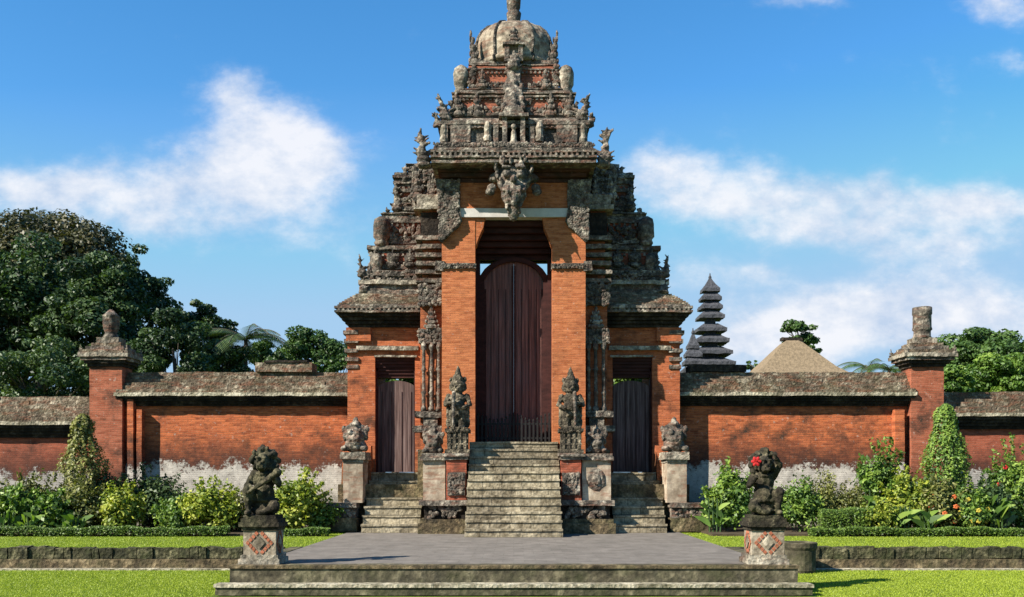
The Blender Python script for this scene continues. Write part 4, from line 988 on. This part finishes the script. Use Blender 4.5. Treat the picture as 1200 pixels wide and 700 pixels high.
tree('tall dark tree with spreading ragged top right of the left pillar', 164, 280, 40, 50, 'leaf_dark', 44, 22000, .28, 475)
tree('dark tree with a paler top above the left wall', 232, 336, 36, 36, 'leaf_dark', 34, 14000, .26, 470)
tree('low dark tree peering over the left wall near its middle', 262, 388, 30, 40, 'leaf_dark', 26, 9000, .24, 470)
tree('low dark thicket tree under the big crowns behind the low left wall', 48, 396, 22, 80, 'leaf_dark', 30, 14000, .22, 500)
tree('rounded mid green tree above the left wall beside the gate', 362, 381, 42, 44, 'leaf_mid', 40, 16000, .26, 470)
tree('mid green tree between the palm and the rounded tree above the left wall', 312, 396, 36, 24, 'leaf_mid', 20, 7000, .22, 470)
tree('open dark tree just left of the arching palm', 268, 366, 38, 26, 'leaf_dark', 24, 7000, .24, 465, open_=.5)
tree('small green tree beside the gate above the end of the left wall', 398, 402, 34, 20, 'leaf_mid', 18, 5000, .24, 480)
tree('dark shrubby tree just behind the left wall left of the small round tree', 205, 352, 24, 48, 'leaf_dark', 30, 12000, .22, 480)
tree('wind shaped tree sprouting behind the tip of the thatched roof', 936, 371, 60, 22, 'leaf_mid', 14, 2600, .32, 410, open_=.6)
tree('small green tree on the right slope of the thatched roof', 950, 398, 50, 14, 'leaf_mid', 9, 1500, .28, 430)
tree('broad dark green tree crown behind the right pillar', 1150, 382, 70, 62, 'leaf_mid', 80, 34000, .42, 475, flatness=.9)
tree('dark green tree running off the right edge', 1215, 392, 62, 50, 'leaf_mid', 50, 20000, .40, 475)
tree('pale yellow green tree in front of the darker crown at the right', 1168, 408, 48, 42, 'leaf_bush', 40, 16000, .32, 478)
tree('pale green tree touching the right pillar', 1118, 424, 44, 26, 'leaf_bush', 22, 8000, .28, 478)
tree('small tree inside the courtyard seen over the left side door', 462, 405, 12, 34, 'leaf_bush', 26, 9000, .2, 500)
tree('small tree inside the courtyard seen over the right side door', 742, 405, 12, 34, 'leaf_bush', 26, 9000, .2, 500)
tree('wisp of foliage above the wall between the pagoda and the thatched roof', 881, 418, 55, 7, 'leaf_mid', 6, 500, .25, 440)

def palm(label, px, py_top, Y, L, mat='leaf_mid', n=14, lean=0.):
    x = X(px, Y); zt = Z(py_top, Y); t = thing('palm_tree', label, 'palm tree', (x, Y, 0), group='palms behind the wall')
    C = []; Nn = []; b = MB(); zc = zt - L * .35
    b.cap((0, 0, 0), (0, 0, zc), .16, .11, 8); b.build('trunk', 'bark', t, smooth=True); b = MB()
    P = []; 
    verts = []; faces = []; tn = []
    for k in range(n):
        a = 2 * math.pi * k / n + random.uniform(-.2, .2); up = random.uniform(.25, 1.1); prev = Vector((0, 0, zc)); d = Vector((math.cos(a), math.sin(a), up)).normalized()
        for i in range(14):
            d = (d + Vector((lean * .02, 0, -.10))).normalized(); p = prev + d * L / 14; b.cap(prev, p, .025, .02, 5, False)
            side = d.cross(Vector((0, 0, 1))).normalized(); ll = L * .24 * math.sin(math.pi * (i + 1.5) / 16)
            for sg in (-1, 1):
                for q in (0, .5):
                    c0 = prev + d * L / 14 * q; tip = c0 + side * sg * ll + d * ll * .5 + Vector((0, 0, -ll * .45)); w = d * L * .012 + Vector((0, 0, .0))
                    o_ = len(verts); verts += [c0 - w, c0 + w, tip]; faces.append((o_, o_ + 1, o_ + 2)); tn += [random.random()] * 3
            prev = p
    b.build('frond_stalk', 'bark', t)
    me = bpy.data.meshes.new('fronds'); me.from_pydata([tuple(v) for v in verts], [], faces); me.attributes.new('tint', 'FLOAT', 'POINT').data.foreach_set('value', tn); me.materials.append(M[mat])
    o = bpy.data.objects.new('fronds', me); COL.objects.link(o); o.parent = t
palm('palm with long arching fronds above the left wall', 288, 378, 30, 3.0, 'leaf_dark', 20)
palm('small palm top showing over the right wall left of the right pillar', 1018, 418, 45, 2.6, 'leaf_mid', 12)
palm('palm top touching the right pillar cap from behind', 1042, 421, 40, 2.2, 'leaf_mid', 12)

def bush(label, px, py_top, Y, hwpx, hpx, mat, nleaf=3500, leaf=.10, name='bush', cat='bush', shape='round', group='bushes along the wall', nclump=16, flowers=None, aspect=.55, nfl=14):
    sc = (Y - CY) / F; x = X(px, Y); zt = Z(py_top, Y); rx = hwpx * sc; H = max(.25, zt)
    zb = 0.0 if shape != 'round' or zt - hpx * sc < 1.1 else zt - hpx * sc
    if shape == 'round': rx *= 1.15; nleaf = int(nleaf * 1.6); nclump = 30
    t = thing(name, label, cat, (x, Y, 0), group=group)
    n = nleaf
    if shape == 'round':
        C = sphere_pts(nclump) * (rng.uniform(.2, 1, nclump) ** .5)[:, None]; rz = (zt - zb) / 2; ry = min(rx, .55)
        cc = C * np.array([rx * .8, ry * .8, rz * .8]) + np.array([0, 0, (zt + zb) / 2]); cr = rng.uniform(.16, .46, nclump) * min(rx, rz)
        idx = rng.integers(0, nclump, n); d = sphere_pts(n); P = cc[idx] + d * (cr[idx] * rng.uniform(.5, 1.45, n) * np.where(rng.uniform(size=n) < .06, 1.6, 1))[:, None]; P[:, 2] = np.maximum(P[:, 2], .02)
        tint = np.clip(rng.uniform(.05, .85, nclump)[idx] + rng.normal(0, .2, n), 0, 1)
    elif shape == 'cone':
        h = rng.uniform(0, 1, n) ** 1.25; prof_ = np.sqrt(np.clip(1 - h ** 2.2, 0, 1)) * (.85 + .15 * np.sin(h * 14)); a = rng.uniform(0, 2 * np.pi, n); rr = rng.uniform(.72, 1.08, n)
        jit = np.array([noise.noise(Vector((math.cos(aa) * 2, math.sin(aa) * 2, hh * 5)) * 1.6) for aa, hh in zip(a, h)]) * (.6 if 'olive' in mat else .3)
        rr = rr + jit; ry = min(rx, .7)
        P = np.stack([np.cos(a) * rr * rx * prof_, np.sin(a) * rr * ry * prof_, zb + h * (zt - zb)], 1); d = np.stack([np.cos(a), np.sin(a), .4 + 0 * a], 1); tint = np.clip(.5 + jit * 2.2 + rng.normal(0, .2, n), 0, 1)
    elif shape == 'box':
        P = np.stack([rng.uniform(-rx, rx, n), rng.uniform(-.22, .22, n), rng.uniform(0, 1, n) ** .7 * zt], 1)
        P[:, 2] += .03 * np.sin(P[:, 0] * 3.1) + .02 * np.sin(P[:, 0] * 9); d = np.stack([np.zeros(n), -np.ones(n), np.ones(n)], 1); tint = rng.uniform(0, 1, n)
    if shape == 'round':                                   # loose shoots break the outline
        k = int(n * .16); ns = 26; sd_ = sphere_pts(ns); sd_[:, 2] = np.abs(sd_[:, 2]) + .35; si = rng.integers(0, ns, k); tt_ = rng.uniform(.45, 1.22, k)
        P[:k] = np.array([0, 0, (zt + zb) * .4]) + sd_[si] * tt_[:, None] * np.array([rx * .95, min(rx, .5), (zt - zb) * .52]) + rng.normal(size=(k, 3)) * .035; P[:, 2] = np.maximum(P[:, 2], .02)
    Nn = d * .8 + rng.normal(size=(n, 3)) * .5 + np.array([0, -.1, .35])
    leaf_mesh('foliage', P, Nn, leaf, mat, t, aspect, tint)
    b = MB()
    for k in range(5 if shape != 'box' else 12):
        xx = random.uniform(-.5, .5) * rx if shape != 'box' else -rx + 2 * rx * (k + .5) / 12
        b.cap((xx * .4 if shape != 'box' else xx, 0, -.02), (xx, random.uniform(-.1, .1), zb + (zt - zb) * .6 if shape != 'box' else zt * .7), .025, .012, 6)
    b.build('stem', 'bark', t)
    if flowers:
        col, = [flowers]
        b = MB()
        for k in range(nfl):
            u = sphere_pts(1)[0]; c0 = Vector((u[0] * rx * .8, -abs(u[1]) * .5 - .1, (zt + zb) / 2 + u[2] * (zt - zb) * .4))
            for j in range(5): a = j * 1.2566; b.ell((c0[0] + .04 * math.cos(a), c0[1], c0[2] + .04 * math.sin(a)), (.045, .02, .03), 6)
        b.build('blossom', col, t)
    return t
# left garden
bush('tall cone shaped climbing shrub in front of the left pillar', 97, 486, 0.0, 28, 150, 'leaf_olive', 9000, .10, name='cone_shrub', cat='shrub', shape='cone')
bush('dense dark leafy bush at the far left edge of the photo', 18, 578, -1.3, 30, 50, 'leaf_bush', 5000, .15)
bush('big leaved green bush between the left edge and the cone shrub', 62, 582, -1.4, 26, 46, 'leaf_bush', 4200, .15)
bush('olive bush at the foot of the left cone shrub', 100, 570, -1.2, 24, 54, 'leaf_olive', 3600, .11)
bush('bright yellow green bush right of the left cone shrub', 142, 574, -1.4, 22, 50, 'leaf_bright', 3200, .12)
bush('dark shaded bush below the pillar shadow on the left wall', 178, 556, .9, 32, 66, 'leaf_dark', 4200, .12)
bush('yellow green bush just left of the left crouching statue', 246, 572, -1.3, 30, 48, 'leaf_bright', 4200, .12)
bush('leafy bright bush just right of the left crouching statue', 346, 562, -1.2, 32, 60, 'leaf_bright', 4800, .12)
bush('small green bush between the left bright bush and the gate steps', 378, 590, -.9, 18, 34, 'leaf_bush', 1500, .11)
bush('small low bush in the middle of the left wall foot', 205, 590, -1.3, 22, 30, 'leaf_bush', 2000, .11)
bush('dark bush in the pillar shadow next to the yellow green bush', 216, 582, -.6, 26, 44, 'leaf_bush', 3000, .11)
bush('olive bush under the peeled plaster left of the left statue', 282, 584, -.5, 24, 40, 'leaf_olive', 2600, .10)
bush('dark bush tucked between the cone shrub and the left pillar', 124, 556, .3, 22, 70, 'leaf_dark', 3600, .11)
bush('bush with long shoots behind the far left corner plants', 38, 562, -.3, 34, 60, 'leaf_olive', 3600, .12)
# right garden
bush('olive bush filling the bed behind the clipped hedge block', 1000, 574, .2, 40, 50, 'leaf_olive', 4200, .11)
bush('dark leafy bush left of the orange flowering bush', 1078, 560, -.6, 22, 66, 'leaf_dark', 3200, .12)
bush('green bush between the yellow flowers and the red flowering shrub', 1148, 566, -.4, 26, 60, 'leaf_bush', 3400, .12)
bush('green bush at the foot of the wall behind the right statue', 900, 576, .3, 30, 50, 'leaf_bush', 3400, .11)
bush('dark green leafy bush between the right side stairs and the right statue', 856, 552, -.9, 26, 66, 'leaf_bush', 4800, .13)
bush('rounded green bush just right of the right crouching statue', 935, 568, -1.1, 22, 44, 'leaf_bush', 2800, .11)
bush('clipped square hedge block right of the right statue', 968, 566, -.6, 46, 34, 'leaf_olive', 6500, .08, name='hedge_block', cat='hedge')
bush('clipped dark low hedge block in front of the olive hedge', 990, 596, -1.75, 30, 20, 'leaf_hedge', 5000, .06, name='hedge_block', cat='hedge', shape='box')
bush('tall bright green shrub beside the brick strip on the right wall', 1032, 532, -.6, 24, 80, 'leaf_bush', 4800, .14)
bush('tall egg shaped green shrub in front of the right pillar', 1108, 474, -.2, 31, 130, 'leaf_bush', 12000, .09, name='cone_shrub', cat='shrub', shape='cone')
bush('yellow green bush left of the tall egg shaped shrub', 1060, 562, -1.2, 26, 56, 'leaf_bright', 3800, .13)
bush('orange flowering bush under the tall egg shaped shrub', 1100, 570, -1.5, 24, 50, 'leaf_olive', 3400, .12, flowers='flower_orange')
bush('yellow flowering bush right of the orange flowers', 1136, 580, -1.5, 20, 44, 'leaf_bush', 2800, .12, flowers='flower_yellow')
bush('dark leafy bush left of the red flowering shrub at the right edge', 1162, 572, -1.2, 20, 54, 'leaf_dark', 2800, .13)
bush('red flowering tall shrub at the right edge of the photo', 1190, 532, -.6, 28, 90, 'leaf_bush', 5200, .12, flowers='flower_red', nfl=8)
bush('low bright bush between the hedge block and the yellow green bush', 1030, 592, -1.7, 20, 28, 'leaf_bright', 2200, .10)
def broad(label, px, py, Y, n, L, mat='leaf_bush'):
    """cannas / banana like plants with long upright blades"""
    x = X(px, Y); t = thing('canna_plant', label, 'plant', (x, Y, 0), group='broad leaved plants in the beds'); zt = Z(py, Y)
    verts = []; faces = []; tn = []
    for k in range(n):
        a = random.uniform(0, 6.28); base = Vector((random.uniform(-.25, .25), random.uniform(-.15, .15), random.uniform(.1, zt * .45))); d = Vector((math.cos(a) * .5, math.sin(a) * .4, 1)).normalized()
        side = d.cross(Vector((math.sin(a), -math.cos(a), .2))).normalized(); side = Vector((-math.sin(a), math.cos(a), 0)) if side.length < .1 else side
        ll = L * .8 * random.uniform(.6, 1.1); p = base; tv = random.random(); prev = None
        for i in range(6):
            w = ll * .17 * math.sin(math.pi * (i + .4) / 5.8)
            cur = (len(verts), len(verts) + 1); verts += [p - side * w, p + side * w]; tn += [tv, tv]
            if prev: faces.append((prev[0], prev[1], cur[1], cur[0]))
            prev = cur; d = (d + Vector((math.cos(a) * .13, math.sin(a) * .13, -.14))).normalized(); p = p + d * ll / 5
    me = bpy.data.meshes.new('leaf_blade'); me.from_pydata([tuple(v) for v in verts], [], faces); me.attributes.new('tint', 'FLOAT', 'POINT').data.foreach_set('value', tn); me.materials.append(M[mat])
    o = bpy.data.objects.new('leaf_blade', me); COL.objects.link(o); o.parent = t
    b = MB()
    for k in range(4): xx = (k - 1.5) * .1; b.cap((xx, 0, 0), (xx * 1.3, 0, zt * .7), .03, .02, 6)
    b.build('stem', M['leaf_mid'], t)
broad('broad leaved plant at the far left corner of the flower bed', 8, 590, -1.8, 16, .7)
broad('broad leaved plant between the two dark left bushes', 40, 588, -1.8, 16, .7)
broad('broad leaved plant before the olive bush on the left', 84, 594, -1.8, 18, .6)
broad('broad leaved plant under the bright bush near the right pillar', 1058, 580, -1.9, 16, .75)
broad('broad leaved plant below the tall bright shrub on the right', 1022, 552, -.9, 18, .9)
broad('broad leaved plant below the orange flowers', 1086, 588, -2.0, 18, .7)
broad('broad leaved plant between the yellow and red flowers', 1172, 560, -1.7, 26, .9)
broad('broad leaved plant between the right side stairs and the dark bush', 838, 566, -1.3, 14, .7)
# low edging hedges
def hedge(label, px0, px1, Y, h, nleaf):
    x0, x1 = X(px0, Y), X(px1, Y); t = thing('edging_hedge', label, 'hedge', ((x0 + x1) / 2, Y, 0), group='low clipped hedges along the lawn')
    n = nleaf; P = np.stack([rng.uniform(-(x1 - x0) / 2, (x1 - x0) / 2, n), rng.uniform(-.2, .2, n), rng.uniform(0, 1, n) ** .6 * h], 1)
    P[:, 2] += .025 * np.sin(P[:, 0] * 2.3) + .02 * np.sin(P[:, 0] * 7)
    leaf_mesh('foliage', P, rng.normal(size=(n, 3)) * .6 + np.array([0, -.5, .8]), .055, 'leaf_hedge', t, .6)
    b = MB()
    for k in range(20): xx = -(x1 - x0) / 2 + (x1 - x0) * (k + .5) / 20; b.cap((xx, 0, -.02), (xx, 0, h * .7), .02, .01, 5)
    b.build('stem', 'bark', t)
hedge('long low clipped hedge edging the left lawn', -60, 268, -2.5, .24, 16000)
hedge('short low clipped hedge between the left statue and the path', 326, 386, -2.35, .2, 4000)
hedge('long low clipped hedge edging the right lawn', 948, 1260, -2.5, .22, 16000)

# lawn blades
def blades(name, label, areas, dens, h):
    Vs = []; tn = []
    for (x0, x1, y0, y1, z) in areas:
        n = int((x1 - x0) * (y1 - y0) * dens); bx = rng.uniform(x0, x1, n); by = rng.uniform(y0, y1, n); a = rng.uniform(0, np.pi, n)
        hh = h * rng.uniform(.5, 1.3, n); lx = rng.normal(0, .4, n) * hh; ly = rng.normal(0, .4, n) * hh; w = .006
        Vs.append(np.stack([np.stack([bx - np.cos(a) * w, by - np.sin(a) * w, np.full(n, z)], 1), np.stack([bx + np.cos(a) * w, by + np.sin(a) * w, np.full(n, z)], 1), np.stack([bx + lx, by + ly, z + hh], 1)], 1).reshape(-1, 3)); tn.append(rng.uniform(0, 1, n))
    V_ = np.concatenate(Vs); n = len(V_) // 3; tn = np.concatenate(tn)
    me = bpy.data.meshes.new(name); me.vertices.add(3 * n); me.vertices.foreach_set('co', V_.astype(np.float32).ravel()); me.loops.add(3 * n); me.loops.foreach_set('vertex_index', np.arange(3 * n, dtype=np.int32)); me.polygons.add(n)
    me.polygons.foreach_set('loop_start', np.arange(0, 3 * n, 3, dtype=np.int32)); me.polygons.foreach_set('loop_total', np.full(n, 3, dtype=np.int32)); me.update(calc_edges=True)
    me.attributes.new('tint', 'FLOAT', 'POINT').data.foreach_set('value', np.repeat(tn, 3).astype(np.float32)); me.materials.append(M['blade'])
    o = bpy.data.objects.new(name, me); COL.objects.link(o); tag(o, label, 'grass', kind='stuff')
blades('lower_lawn_grass', 'short bright grass of the lower lawn beside the front steps', [(-12.5, -5.35, -13.2, -7.32, LOW), (5.35, 12.5, -13.2, -7.32, LOW)], 1700, .022)
blades('upper_lawn_grass', 'short grass of the upper lawn before the flower beds', [(-14.5, -4.87, -6.72, -2.4, -.02), (4.87, 14.5, -6.72, -2.4, -.02), (-5.6, -4.87, -2.4, -.75, -.02), (4.87, 5.6, -2.4, -.75, -.02)], 700, .026)
